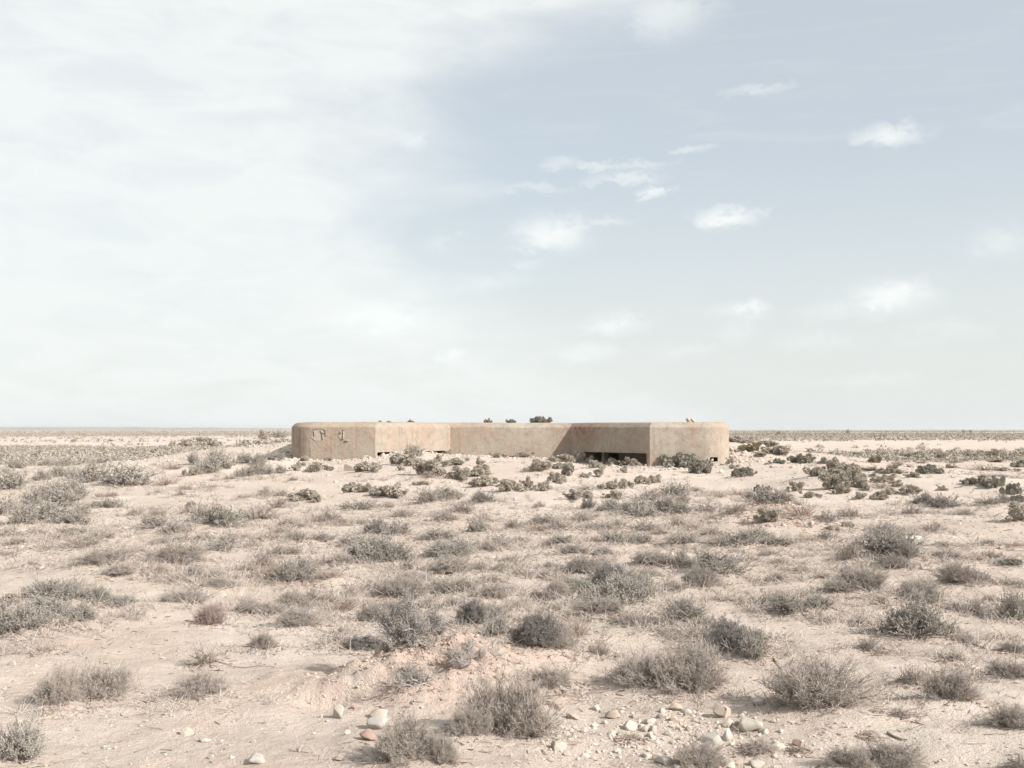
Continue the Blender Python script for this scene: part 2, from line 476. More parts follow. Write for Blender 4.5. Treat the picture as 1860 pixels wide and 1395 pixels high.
P('knob', (150, 844, 24, 14), (258, 833, 26, 13), (282, 825, 24, 10), (301, 820, 13, 7), (315, 814, 12, 12), (344, 812, 34, 18), (378, 811, 44, 20), (408, 856, 30, 24),
  (352, 868, 24, 20), (125, 926, 18, 12), (176, 927, 24, 12), (345, 925, 24, 12), (478, 801, 28, 18), (535, 858, 20, 17), (555, 839, 17, 12), (597, 838, 13, 9),
  (573, 859, 46, 22), (668, 860, 46, 24), (728, 845, 36, 26), (746, 849, 32, 24), (726, 857, 15, 13), (767, 885, 22, 12), (643, 898, 40, 26), (672, 899, 26, 18),
  (694, 905, 32, 18), (722, 910, 42, 30), (556, 913, 46, 26), (575, 916, 20, 16), (683, 950, 13, 8), (797, 842, 20, 18), (830, 848, 36, 18), (812, 826, 16, 9),
  (779, 868, 52, 28), (828, 876, 42, 26), (866, 868, 42, 24), (873, 848, 18, 16), (884, 856, 13, 12), (903, 833, 25, 13), (950, 832, 33, 14), (884, 888, 50, 24),
  (930, 896, 42, 25), (949, 880, 11, 8), (963, 892, 20, 22), (985, 894, 32, 18), (995, 880, 11, 8), (980, 861, 50, 20), (1023, 841, 36, 18), (1049, 842, 22, 22),
  (1066, 842, 20, 12), (1018, 855, 24, 16), (1030, 868, 28, 22), (1012, 880, 27, 22), (1064, 870, 15, 13), (1087, 868, 19, 18), (1083, 852, 25, 17), (1094, 840, 16, 10),
  (1113, 848, 25, 18), (1136, 848, 27, 16), (1130, 860, 16, 12), (1156, 847, 17, 8), (1132, 890, 25, 26), (1110, 893, 31, 22), (1040, 914, 36, 20), (1062, 912, 27, 18),
  (1112, 910, 31, 16), (1165, 882, 22, 21), (1188, 880, 20, 19), (1326, 844, 16, 10), (1333, 852, 13, 10), (1345, 805, 48, 18), (1385, 811, 42, 14), (1408, 827, 46, 20),
  (1380, 831, 24, 8), (1472, 823, 20, 8), (1478, 870, 40, 23), (1520, 856, 30, 21), (1546, 866, 36, 25), (1526, 869, 38, 22), (1514, 895, 42, 30), (1532, 900, 24, 20),
  (1552, 880, 32, 25), (1557, 892, 26, 19), (1575, 894, 14, 13), (1561, 910, 23, 12), (1446, 898, 25, 19), (1470, 908, 31, 16), (1394, 959, 34, 25), (1510, 965, 20, 10),
  (1565, 831, 25, 10), (1613, 831, 21, 9), (1660, 834, 42, 12), (1714, 834, 26, 10), (1762, 833, 28, 10), (1812, 833, 32, 16), (1808, 841, 24, 6), (1855, 850, 28, 17),
  (1823, 859, 31, 9), (1731, 853, 21, 7), (1615, 863, 36, 17), (1590, 860, 25, 9), (1570, 858, 21, 6), (1655, 871, 27, 12), (1632, 864, 21, 7), (1585, 868, 14, 8),
  (1593, 881, 32, 17), (1613, 876, 20, 17), (1630, 889, 28, 13), (1598, 910, 26, 17), (1613, 903, 18, 15), (1650, 903, 46, 21), (1710, 894, 19, 11), (1850, 951, 54, 32),
  (1540, 962, 19, 14), (26, 1106, 46, 20), (997, 1285, 25, 12))
P('mat', (1240, 847, 94, 21), (1273, 861, 46, 19), (1350, 867, 46, 14), (1412, 844, 31, 9), (1462, 843, 60, 15), (1495, 845, 25, 6), (1692, 863, 54, 14), (1383, 900, 42, 14),
  (1796, 891, 66, 18), (1765, 887, 46, 12), (1840, 901, 44, 17), (1848, 916, 32, 10), (1838, 1030, 54, 12))
P('yellow', (1360, 822, 44, 18), (1590, 842, 28, 18))
P('twig', (336, 893, 25, 14), (329, 903, 20, 11), (112, 950, 25, 16), (248, 939, 36, 18), (340, 937, 32, 18), (286, 944, 32, 18), (370, 986, 38, 18), (338, 988, 25, 16),
  (12, 980, 62, 28), (66, 977, 46, 18), (30, 998, 46, 16), (176, 985, 62, 24), (418, 874, 21, 8), (532, 876, 19, 12), (483, 902, 38, 16), (512, 905, 32, 18),
  (439, 908, 25, 9), (508, 926, 38, 26), (466, 950, 74, 34), (698, 926, 38, 16), (592, 954, 54, 31), (622, 955, 21, 12), (652, 955, 31, 10), (522, 960, 36, 16),
  (544, 962, 21, 14), (732, 944, 42, 20), (537, 990, 42, 20), (512, 975, 42, 14), (460, 1000, 36, 18), (840, 936, 54, 24), (806, 952, 54, 25), (980, 926, 26, 13),
  (1066, 893, 29, 10), (1058, 952, 46, 23), (1016, 968, 42, 27), (936, 966, 38, 22), (1126, 962, 42, 16), (943, 988, 21, 14), (1448, 922, 25, 16), (1264, 896, 25, 12),
  (1182, 912, 36, 25), (1288, 934, 54, 21), (1230, 958, 31, 20), (1172, 968, 62, 20), (1336, 940, 42, 20), (1499, 957, 40, 23), (1198, 976, 36, 12), (1292, 980, 46, 20),
  (1503, 984, 38, 25), (1630, 848, 21, 9), (1672, 843, 19, 6), (1735, 842, 25, 8), (1656, 937, 48, 19), (1753, 939, 31, 15), (1796, 923, 46, 19), (1824, 918, 25, 25),
  (1542, 943, 42, 19), (1606, 972, 62, 25), (1694, 970, 42, 17), (1795, 993, 32, 13), (1714, 998, 42, 14), (1820, 868, 19, 7), (150, 1003, 74, 27), (190, 1032, 94, 36),
  (220, 1052, 58, 19), (243, 1008, 42, 16), (60, 1031, 32, 15), (322, 1030, 84, 40), (318, 1060, 38, 16), (387, 1054, 44, 23), (137, 1078, 42, 27), (8, 1013, 30, 10),
  (335, 1102, 72, 27), (228, 1122, 17, 8), (447, 1042, 42, 27), (478, 1036, 42, 31), (505, 1012, 42, 20), (530, 1013, 38, 21), (400, 1072, 52, 14), (588, 1036, 42, 23),
  (622, 1036, 42, 29), (680, 1078, 38, 16), (453, 1120, 54, 33), (490, 1122, 54, 25), (532, 1112, 74, 35), (567, 1104, 44, 29), (596, 1104, 38, 25), (540, 1150, 84, 34),
  (478, 1186, 54, 32), (618, 1156, 32, 21), (618, 1178, 40, 24), (746, 1064, 54, 18), (720, 1094, 54, 31), (746, 1096, 62, 37), (678, 1132, 62, 36), (715, 1124, 54, 31),
  (816, 1046, 74, 31), (887, 1004, 38, 17), (915, 1000, 38, 15), (928, 1026, 40, 15), (874, 1040, 32, 23), (910, 1044, 42, 15), (893, 1062, 33, 19), (951, 1048, 33, 15),
  (1001, 1038, 42, 15), (988, 1050, 25, 15), (1061, 1048, 62, 33), (1091, 1040, 38, 31), (766, 1056, 25, 12), (803, 1084, 54, 27), (842, 1082, 54, 23), (898, 1096, 62, 27),
  (919, 1072, 17, 8), (822, 1106, 40, 21), (773, 1112, 42, 37), (938, 1102, 15, 8), (1012, 1092, 54, 37), (1033, 1066, 38, 16), (1078, 1124, 72, 29), (1108, 1124, 54, 27),
  (893, 1130, 62, 35), (923, 1116, 25, 15), (1007, 1114, 42, 12), (953, 1133, 42, 15), (1014, 1192, 64, 50), (1087, 1195, 44, 36), (1147, 1140, 54, 23), (1183, 1032, 66, 29),
  (1273, 1072, 64, 40), (1228, 1078, 46, 20), (1360, 1022, 32, 12), (1398, 1014, 42, 12), (1422, 1030, 42, 12), (1450, 1042, 25, 8), (1411, 1058, 37, 23), (1312, 1092, 22, 10),
  (1348, 1097, 28, 13), (1166, 1056, 54, 19), (1213, 1142, 42, 27), (1222, 1160, 42, 16), (1260, 1166, 38, 20), (1278, 1145, 42, 20), (1527, 1084, 54, 22), (1542, 1024, 42, 35),
  (1598, 1018, 42, 27), (1626, 1038, 54, 23), (1540, 1044, 32, 14), (1516, 1002, 32, 12), (1499, 1056, 25, 14), (1563, 1084, 80, 45), (1740, 1066, 64, 37), (1782, 1066, 42, 25),
  (1852, 1068, 32, 15), (1674, 1100, 74, 47), (1642, 1095, 32, 12), (1735, 1115, 42, 27), (1802, 1096, 37, 13), (1611, 1160, 42, 25), (1563, 1134, 24, 17), (1500, 1134, 26, 13),
  (1577, 1183, 48, 27), (1720, 1160, 54, 23), (1748, 1178, 54, 17), (1845, 1195, 54, 21), (1733, 1205, 44, 25), (172, 1282, 114, 72), (108, 1292, 84, 66), (365, 1277, 96, 48),
  (735, 1402, 116, 80), (800, 1398, 70, 56), (925, 1352, 156, 122), (855, 1352, 76, 54), (1000, 1256, 74, 38), (1170, 1260, 124, 68), (1252, 1272, 124, 90), (1482, 1304, 164, 94),
  (1380, 1374, 70, 20), (1452, 1374, 34, 18), (1270, 1408, 84, 54), (1150, 1350, 38, 17), (1545, 1408, 84, 38), (1622, 1408, 114, 48), (1658, 1250, 48, 38), (1725, 1288, 96, 64),
  (1632, 1310, 48, 30), (1836, 1242, 84, 38), (1838, 1328, 84, 48), (1850, 1402, 44, 32), (1580, 1346, 32, 15))
P('dark', (877, 916, 42, 26), (1068, 928, 30, 21), (1676, 920, 36, 25), (1715, 927, 56, 27), (685, 975, 58, 29), (975, 1086, 32, 11), (1104, 1072, 74, 37), (859, 1142, 58, 42),
  (782, 1160, 54, 37), (1322, 1192, 80, 54), (664, 1190, 74, 26), (975, 1188, 92, 60))
P('brown', (302, 887, 46, 20), (286, 898, 15, 10), (386, 889, 25, 9), (312, 855, 38, 14), (275, 927, 13, 9), (102, 985, 42, 16), (78, 1000, 21, 10), (675, 874, 13, 6),
  (566, 955, 28, 17), (487, 988, 42, 16), (436, 983, 36, 19), (777, 873, 40, 12), (880, 950, 25, 18), (975, 970, 42, 16), (1078, 988, 32, 14), (1306, 908, 38, 12),
  (1340, 905, 42, 13), (1456, 950, 46, 25), (1258, 964, 21, 13), (1470, 992, 38, 15), (1640, 975, 21, 10), (286, 1050, 62, 17), (80, 1193, 44, 26), (6, 1181, 24, 12),
  (500, 1058, 54, 35), (600, 1064, 54, 19), (642, 1079, 28, 13), (624, 1118, 54, 29), (1046, 1168, 54, 42), (1416, 1086, 25, 10), (1847, 1002, 38, 13), (1770, 1024, 42, 13),
  (1600, 1102, 22, 15), (1826, 1162, 26, 9), (1600, 893, 34, 15))
P('red', (180, 906, 19, 10), (202, 906, 26, 11), (381, 1141, 60, 40))
P('straw', (1790, 857, 108, 15), (1795, 871, 34, 11), (1630, 846, 34, 9))
P('dead', (738, 1188, 108, 66), (860, 1212, 90, 44), (752, 1272, 90, 38), (378, 1212, 62, 24))

# hand-written labels of the plants that serve as landmarks for the others: (x, y) -> (label, short phrase)
HERO = {
 (226, 890): ('broad pale silver bush on the left slope below the ridge', 'the broad silver slope bush'),
 (86, 955): ('pale silver bush in the middle of the far-left thicket', 'the far-left silver thicket'),
 (22, 893): ('tall silver bush cut by the left picture edge below the plain', 'the tall left-edge bush'),
 (378, 811): ('dark knobbly bush crowning the low ridge left of the bunker', 'the ridge-top knobbly bush'),
 (401, 853): ('large grey bush on the mound left of the bunker shadow', 'the grey mound bush'),
 (750, 831): ('spreading grey bush standing against the bright wall over the left slot', 'the bush before the bright wall'),
 (1049, 842): ('rounded cauliflower bush standing at the left corner of the wide embrasure', 'the embrasure corner bush'),
 (1240, 847): ('dark green creeping mat along the foot of the right wing wall', 'the dark creeping mat'),
 (1514, 895): ('dense dark bush at the foot of the large knobbly clump', 'the large knobbly clump'),
 (1715, 927): ('dark dense ball-shaped bush on bare sand at right', 'the dark ball bush'),
 (1790, 857): ('long low strip of pale straw-coloured dry growth at right', 'the straw strip'),
 (1796, 891): ('wide dark cushion mat spreading over sand near the right edge', 'the wide cushion mat'),
 (877, 916): ('small dark dome bush on open sand before the bunker centre', 'the small dark dome'),
 (556, 913): ('dense olive bush on the slope below the bunker left wing', 'the dense olive bush'),
 (466, 950): ('wide brownish twig bush low on the left slope', 'the wide brownish bush'),
 (408, 963): ('large silver-green bush left of the wide brownish bush', 'the silver-green bush'),
 (672, 1030): ('largest silver bush of the middle ground, left of centre', 'the largest silver bush'),
 (800, 985): ('pale loose bush at the top of the central silver tangle', 'the central tangle'),
 (1394, 959): ('knobbly bush growing on the side of the pink sand mound', 'the pink mound bush'),
 (1388, 925): ('wide silver bush growing behind the pink sand mound', 'the bush behind the mound'),
 (1204, 940): ('silver bush at the heart of the patch below the right wing', 'the right wing patch'),
 (1612, 1020): ('wide pale silver bush left of and before the white tube', 'the wide pale bush'),
 (1300, 1050): ('blue-grey rounded bush on a low hummock right of centre', 'the blue-grey bush'),
 (381, 1141): ('reddish purple-brown bush alone on sand at left', 'the reddish purple bush'),
 (86, 1104): ('pale silver bush topping the big thicket at the left edge', 'the big left thicket'),
 (22, 1165): ('largest silver bush at the lower left of the edge thicket', 'the thicket front bush'),
 (190, 1032): ('long grey twig bush on sand above the left thicket', 'the long grey bush'),
 (322, 1030): ('dome of pale upright twigs left of centre', 'the pale twig dome'),
 (540, 1150): ('wide low twig bush alone on smooth sand left of centre', 'the wide low bush'),
 (478, 1186): ('small neat twig bush alone on smooth sand, shadow to its left', 'the small neat bush'),
 (738, 1188): ('bush with bare bleached stems and dark foliage on the dug bank', 'the bare-stemmed bush'),
 (860, 1212): ('tangle of dead grey branches lying over the dug bank', 'the dead branch tangle'),
 (752, 1272): ('dead bleached shrub sprawling on the near side of the dug bank', 'the sprawling dead shrub'),
 (378, 1212): ('fallen dry branch with fine grey twigs on smooth sand', 'the fallen branch'),
 (975, 1188): ('dark tangled bush on the right end of the dug bank', 'the dark tangled bush'),
 (925, 1352): ('biggest foreground bush, grey twigs, below the dug bank', 'the biggest foreground bush'),
 (735, 1402): ('upright twig bush cut by the bottom edge left of centre', 'the bottom-edge twig bush'),
 (1252, 1272): ('big grey twig bush just behind the scattered stones', 'the bush behind the stones'),
 (1482, 1304): ('smooth wind-shaped dome bush right of the scattered stones', 'the wind-shaped dome'),
 (1322, 1192): ('dark twig bush behind the big bush at the stones', 'the dark twig bush'),
 (1430, 1124): ('pale tufted bush in the middle of a split grey clump', 'the split grey clump'),
 (1126, 1108): ('largest pale twig thicket right of centre', 'the pale twig thicket'),
 (1012, 1092): ('upright twig bush left of the pale twig thicket', 'the upright twig bush'),
 (1563, 1084): ('large grey dome bush right of the split grey clump', 'the right grey dome'),
 (1664, 1168): ('biggest twiggy bush on the right with pale stems', 'the big right bush'),
 (1725, 1288): ('leaning grey twig bush in the right foreground', 'the leaning right bush'),
 (1740, 1066): ('rounded twig bush on sand near the right edge', 'the right-edge round bush'),
 (172, 1282): ('large smooth twig bush with a long shadow in the left foreground', 'the left foreground bush'),
 (365, 1277): ('sparse spiky bush with long shadow right of the left foreground bush', 'the sparse spiky bush'),
 (38, 1392): ('dense olive-grey bush at the lower left corner', 'the lower-left corner bush'),
 (1622, 1408): ('long dark twig bush cut by the bottom edge at right', 'the bottom-edge right bush'),
 (1850, 951): ('dark bush with long shadow cut by the right picture edge', 'the dark right-edge bush'),
 (592, 954): ('grey twig bush edged by reddish dry litter, left of centre', 'the red-edged bush'),
 (1058, 952): ('round grey twig bush on a sandy rise before the wide embrasure', 'the round grey bush'),
}
MARKS = [(545, 834, "the bunker's rounded left end"), (925, 828, "the bunker's recessed wall"), (1297, 838, 'the small loophole'),
         (1328, 825, "the bunker's right end"), (632, 854, 'the tilted concrete slab'), (1658, 977, 'the white tube'), (335, 1336, 'the lone white stone'),
         (1260, 1330, 'the scattered stones')]

# ------------------------------------------------------------------ place the plants (feet found on the terrain)
placed = []
for (kind, px, py, w, hgt) in PLANTS:
    g = ground_at(px, py)
    if g is None:
        continue
    x, y = g
    dip = EYE / y                                     # the foot noted is the near rim of the plant; its middle lies behind that
    grow = float(np.interp(y, [6, 9, 17], [.34, .5, 1.0]))       # near bushes were measured closely, far ones by their dense core only
    ww = w / F * y * (1 + grow * (-1 + {'twig': 1.36, 'silver': 1.40, 'brown': 1.45, 'knob': 1.42, 'dark': 1.2}.get(kind, 1.1)))
    hh = {'knob': 1.18, 'mat': 1.2}.get(kind, float(np.interp(y, [8, 14], [1.09, 1.0]))) * max(hgt - .34 * w * min(dip, .3), .26 * w * (.5 if kind in ('mat', 'straw') else 1)) / F * y
    if y > 34 and kind == 'silver':                   # thin bushes high on the mound
        ww, hh = ww * .80, hh * .72
    k = 1 + (.36 if y < 34 else .12) * ww / y
    x, y, ww, hh = x * k, y * k, ww * k, hh * k
    while y > 37 and float(plan_depth(np.array([x]), np.array([y]))[0]) > -.40 * min(ww, 1.0):
        y -= .06                                      # keep clear of the bunker wall
    placed.append([kind, px, py, x, y, ww, hh])
    HUM.append((x, y, 0.55 * ww, min(0.10 * ww, 0.05)))

# ------------------------------------------------------------------ ground sheet
def ground_sheet():
    half = math.radians(34)
    a_in = np.linspace(-half, half, 330)
    a_out = np.linspace(half, 2 * math.pi - half, 64)[1:-1]
    ang = np.concatenate([a_in, a_out])
    r = np.concatenate([np.geomspace(.35, 4.6, 26)[:-1], np.geomspace(4.6, 62, 690)[:-1], np.geomspace(62, 7000, 140)])
    A, R = np.meshgrid(ang, r)
    X, Y = R * np.sin(A), R * np.cos(A)
    Z = full_height(X, Y)
    dep = plan_depth(X, Y)
    Z = np.where(dep > 0.3, -0.45, Z)
    nr, na = X.shape
    verts = np.stack([X, Y, Z], -1).reshape(-1, 3)
    i = np.arange(nr - 1)[:, None] * na
    j = np.arange(na)[None, :]
    j2 = (j + 1) % na
    q = np.stack([i + j, i + na + j, i + na + j2, i + j2], -1).reshape(-1, 4)[:, ::-1]
    c = len(verts)
    verts = np.vstack([verts, [[0, 0, float(height(0., 0.))]]])
    jj = np.arange(na)
    tri = np.stack([np.full(na, c), (jj + 1) % na, jj], -1)[:, ::-1]
    me = mesh_np('ground', verts, [q, tri], [M['soil']], smooth=True)
    # soil colour: r = pink dug earth, g = scrub cover too far off to build, b = pale bare sand
    X, Y = verts[:, 0], verts[:, 1]
    pink = 1.0 * np.exp(-(((X - px_at(780, 8)) / .95) ** 2 + ((Y - 7.9) / .6) ** 2))
    pink += 0.65 * np.exp(-(((X - MOUNDS[0][0]) / 1.1) ** 2 + ((Y - MOUNDS[0][1] + .3) / 1.0) ** 2))
    for (qx, qd, ra, rb, st) in ((620, 12.2, .8, .5, .5), (500, 13.4, .5, .5, .5), (230, 9.0, .6, .3, .25), (1090, 20, .9, .8, .4), (1640, 12.2, 1.0, .6, .5), (220, 52, 3, 3, .4),
                                 (300, 55, 3, 3, .4), (1250, 6.2, .6, .5, .3), (900, 6.0, .5, .3, .35), (1830, 16, 1, 1, .3), (670, 6.3, .12, .08, .6), (1125, 16.5, .8, .6, .35)):
        pink += st * np.exp(-(((X - px_at(qx, qd)) / ra) ** 2 + ((Y - qd) / rb) ** 2))
    pink *= 0.75 + 0.5 * fbm(X / .35, Y / .35, 51, 3)
    pink += 0.16 * np.clip(fbm(X / 2.1, Y / 2.1, 57, 3), 0, 1)
    scr = far_cover(X, Y) * sstep(120, 420, np.hypot(X, Y))
    pale = sstep(100, 130, Y) * (1 - sstep(300, 900, Y)) * 0.15 + 0.35 * np.exp(-(((X - px_at(1180, 6.4)) / 1.0) ** 2 + ((Y - 6.4) / .7) ** 2))
    pale += 0.35 * sstep(.2, .6, fbm(X / 3.3, Y / 3.3, 61, 3))
    pale += 0.15 * sstep(24, 34, Y) * (1 - sstep(46, 60, Y))
    colr = np.stack([np.clip(pink, 0, 1), np.clip(scr, 0, 1), np.clip(pale, 0, 1), np.ones(len(X))], -1).astype(np.float32)
    at = me.color_attributes.new('soil', 'FLOAT_COLOR', 'POINT')
    at.data.foreach_set('color', colr.ravel())
    o = link('ground', me)
    tag(o, 'pale sandy desert ground reaching to the horizon', 'ground', kind='structure')
    return o

def far_cover(x, y):
    """share of ground hidden by scrub on the plain behind the bunker"""
    x, y = np.asarray(x, float), np.asarray(y, float)
    az = np.arctan2(x, np.maximum(y, .1))
    yw = y * (1 + 0.13 * fbm(x / 60., y / 60., 71, 3))
    L = np.interp(yw, [50, 56, 92, 101, 138, 144, 152, 158, 270, 310, 1500, 4000], [0, 1, .9, .05, .06, .5, .5, .06, .14, .6, .6, .5])
    Rr = np.interp(yw, [58, 64, 78, 85, 160, 172, 480, 540, 690, 740, 4000], [0, 1, .9, .03, .03, .75, .75, .2, .2, .9, .8])
    t = sstep(-.06, .06, az + 0.03 * fbm(x / 40., y / 40., 73, 2))
    return L * (1 - t) + Rr * t

GROUND = ground_sheet()

# far low hills on the left skyline
def hills():
    n = 160
    ang = np.linspace(math.radians(-62), math.radians(40), n)
    D = 5200.0
    top = np.interp(np.degrees(ang), [-62, -30, -22, -12, -6, 0, 10, 20, 40], [14, 14, 13.5, 9, 6, 3, 1, 2.4, 4])
    top = top + 1.75 * (0.6 * vnoise(np.degrees(ang) * 1.3, ang * 0, 5) + 0.5 * vnoise(np.degrees(ang) * 4.1, ang * 0, 8))
    rows = []
    for (dr, f) in ((-900, -.6), (-500, .35), (-150, .8), (0, 1.0), (300, .9), (900, -.6)):
        d = D + dr
        rows.append(np.stack([d * np.sin(ang), d * np.cos(ang), np.where(f > 0, top * f, -3.0)], -1))
    v = np.concatenate(rows)
    q = []
    for k in range(len(rows) - 1):
        a = np.arange(n - 1) + k * n
        q.append(np.stack([a, a + 1, a + n + 1, a + n], -1))
    mm, nt, b = mat_base('far_hill_soil', 0.95)
    nt.links.new(nmix(nt, nrange(nt, nnoise(nt, .004, 4, .6, nmap(nt)), .35, .65), (.235, .222, .210), (.315, .298, .280)), b.inputs['Base Color'])
    o = link('hills', mesh_np('hills', v, [np.concatenate(q)], [mm], smooth=True))
    tag(o, 'low hazy line of hills on the left skyline', 'hills', kind='structure')
hills()

# ------------------------------------------------------------------ the bunker
def concrete_mat(name, tint=0.0):
    m, nt, b = mat_base(name, 0.92)
    v = nmap(nt)
    streak = nnoise(nt, 1.0, 6, 0.65, nmap(nt, (3.2, 3.2, .32)))
    big = nnoise(nt, .45, 4, 0.55, v)
    mid = nnoise(nt, 1.8, 5, 0.6, v)
    fine = nnoise(nt, 14.0, 6, 0.7, v)
    drip = nnoise(nt, 1.0, 3, 0.5, nmap(nt, (7.5, 7.5, .22), (3, 1, 0)))
    sx = nt.nodes.new('ShaderNodeSeparateXYZ')
    tc = nt.nodes.new('ShaderNodeTexCoord')
    nt.links.new(tc.outputs['Object'], sx.inputs[0])
    c = nmix(nt, nrange(nt, big, .42, .58), (.302, .234, .184), (.335, .295, .245))
    c = nmix(nt, nrange(nt, mid, .49, .66, 0, .62), c, (.320, .220, .166))           # rust-red wash
    c = nmix(nt, nrange(nt, streak, .50, .66, 0, .75), c, (.282, .264, .215))        # grey-green weathering
    c = nmix(nt, nrange(nt, streak, .44, .30, 0, .55), c, (.400, .325, .262))
    c = nmix(nt, nmath(nt, 'MULTIPLY', nrange(nt, drip, .54, .66, 0, .75), nrange(nt, nnoise(nt, .9, 4, .6, nmap(nt, (1, 1, 1), (5, 2, 7))), .48, .62)), c, (.195, .168, .140))          # run-off streaks
    c = nmix(nt, nrange(nt, fine, .56, .70, 0, .55), c, (.215, .166, .132))
    c = nmix(nt, nrange(nt, fine, .42, .30, 0, .50), c, (.450, .385, .320))
    c = nmix(nt, nrange(nt, nnoise(nt, 4.5, 7, .75, v), .48, .64, 0, .6), c, (.225, .172, .136))
    # old rust stain high in the inner right corner
    dist = nt.nodes.new('ShaderNodeVectorMath')
    dist.operation = 'DISTANCE'
    mpd = nt.nodes.new('ShaderNodeMapping')
    mpd.inputs['Scale'].default_value = (.75, .75, 1.5)
    nt.links.new(tc.outputs['Object'], mpd.inputs['Vector'])
    nt.links.new(mpd.outputs[0], dist.inputs[0])
    dist.inputs[1].default_value = (2.75 * .75, 1.45 * .75, 1.35 * 1.5)
    st_ = nmath(nt, 'MULTIPLY', nrange(nt, dist.outputs['Value'], .2, 1.25, 1.0, 0.0), nrange(nt, nnoise(nt, 5.0, 5, .7, v), .40, .60))
    c = nmix(nt, nmath(nt, 'MULTIPLY', st_, .8), c, (.185, .118, .090))
    nt.links.new(c, b.inputs['Base Color'])
    h = nmath(nt, 'ADD', nmath(nt, 'MULTIPLY', fine, .5), mid)
    nbump(nt, b, h, 0.7, 0.05)
    return m
M['concrete'] = concrete_mat('weathered_concrete')
mm, nt, b = mat_base('bare_concrete', 0.95)
v = nmap(nt)
nt.links.new(nmix(nt, nrange(nt, nnoise(nt, 18, 5, .7, v), .3, .7), (.305, .262, .220), (.395, .350, .300)), b.inputs['Base Color'])
nbump(nt, b, nnoise(nt, 30, 4, .7, v), .8, .03)
M['spall'] = mm
mm, nt, b = mat_base('rusted_iron', 0.8)
nt.links.new(nmix(nt, nnoise(nt, 30, 3, .6, nmap(nt)), (.06, .045, .038), (.12, .08, .06)), b.inputs['Base Color'])
M['rust'] = mm

def resample(pts, step):
    out = []
    n = len(pts)
    for i in range(n):
        a, b_ = np.array(pts[i]), np.array(pts[(i + 1) % n])
        k = max(1, int(round(np.linalg.norm(b_ - a) / step)))
        for j in range(k):
            out.append(a + (b_ - a) * j / k)
    return np.array(out)

def inset(pts, d):
    n = len(pts)
    out = np.zeros_like(pts)
    for i in range(n):
        p, a, b_ = pts[i], pts[i - 1], pts[(i + 1) % n]
        t1, t2 = (p - a) / np.linalg.norm(p - a), (b_ - p) / np.linalg.norm(b_ - p)
        n1, n2 = np.array([-t1[1], t1[0]]), np.array([-t2[1], t2[0]])   # outline runs counter-clockwise: left is inside
        m_ = n1 + n2
        m_ /= np.linalg.norm(m_)
        out[i] = p + m_ * d / max(.35, float(m_ @ n1))
    return out

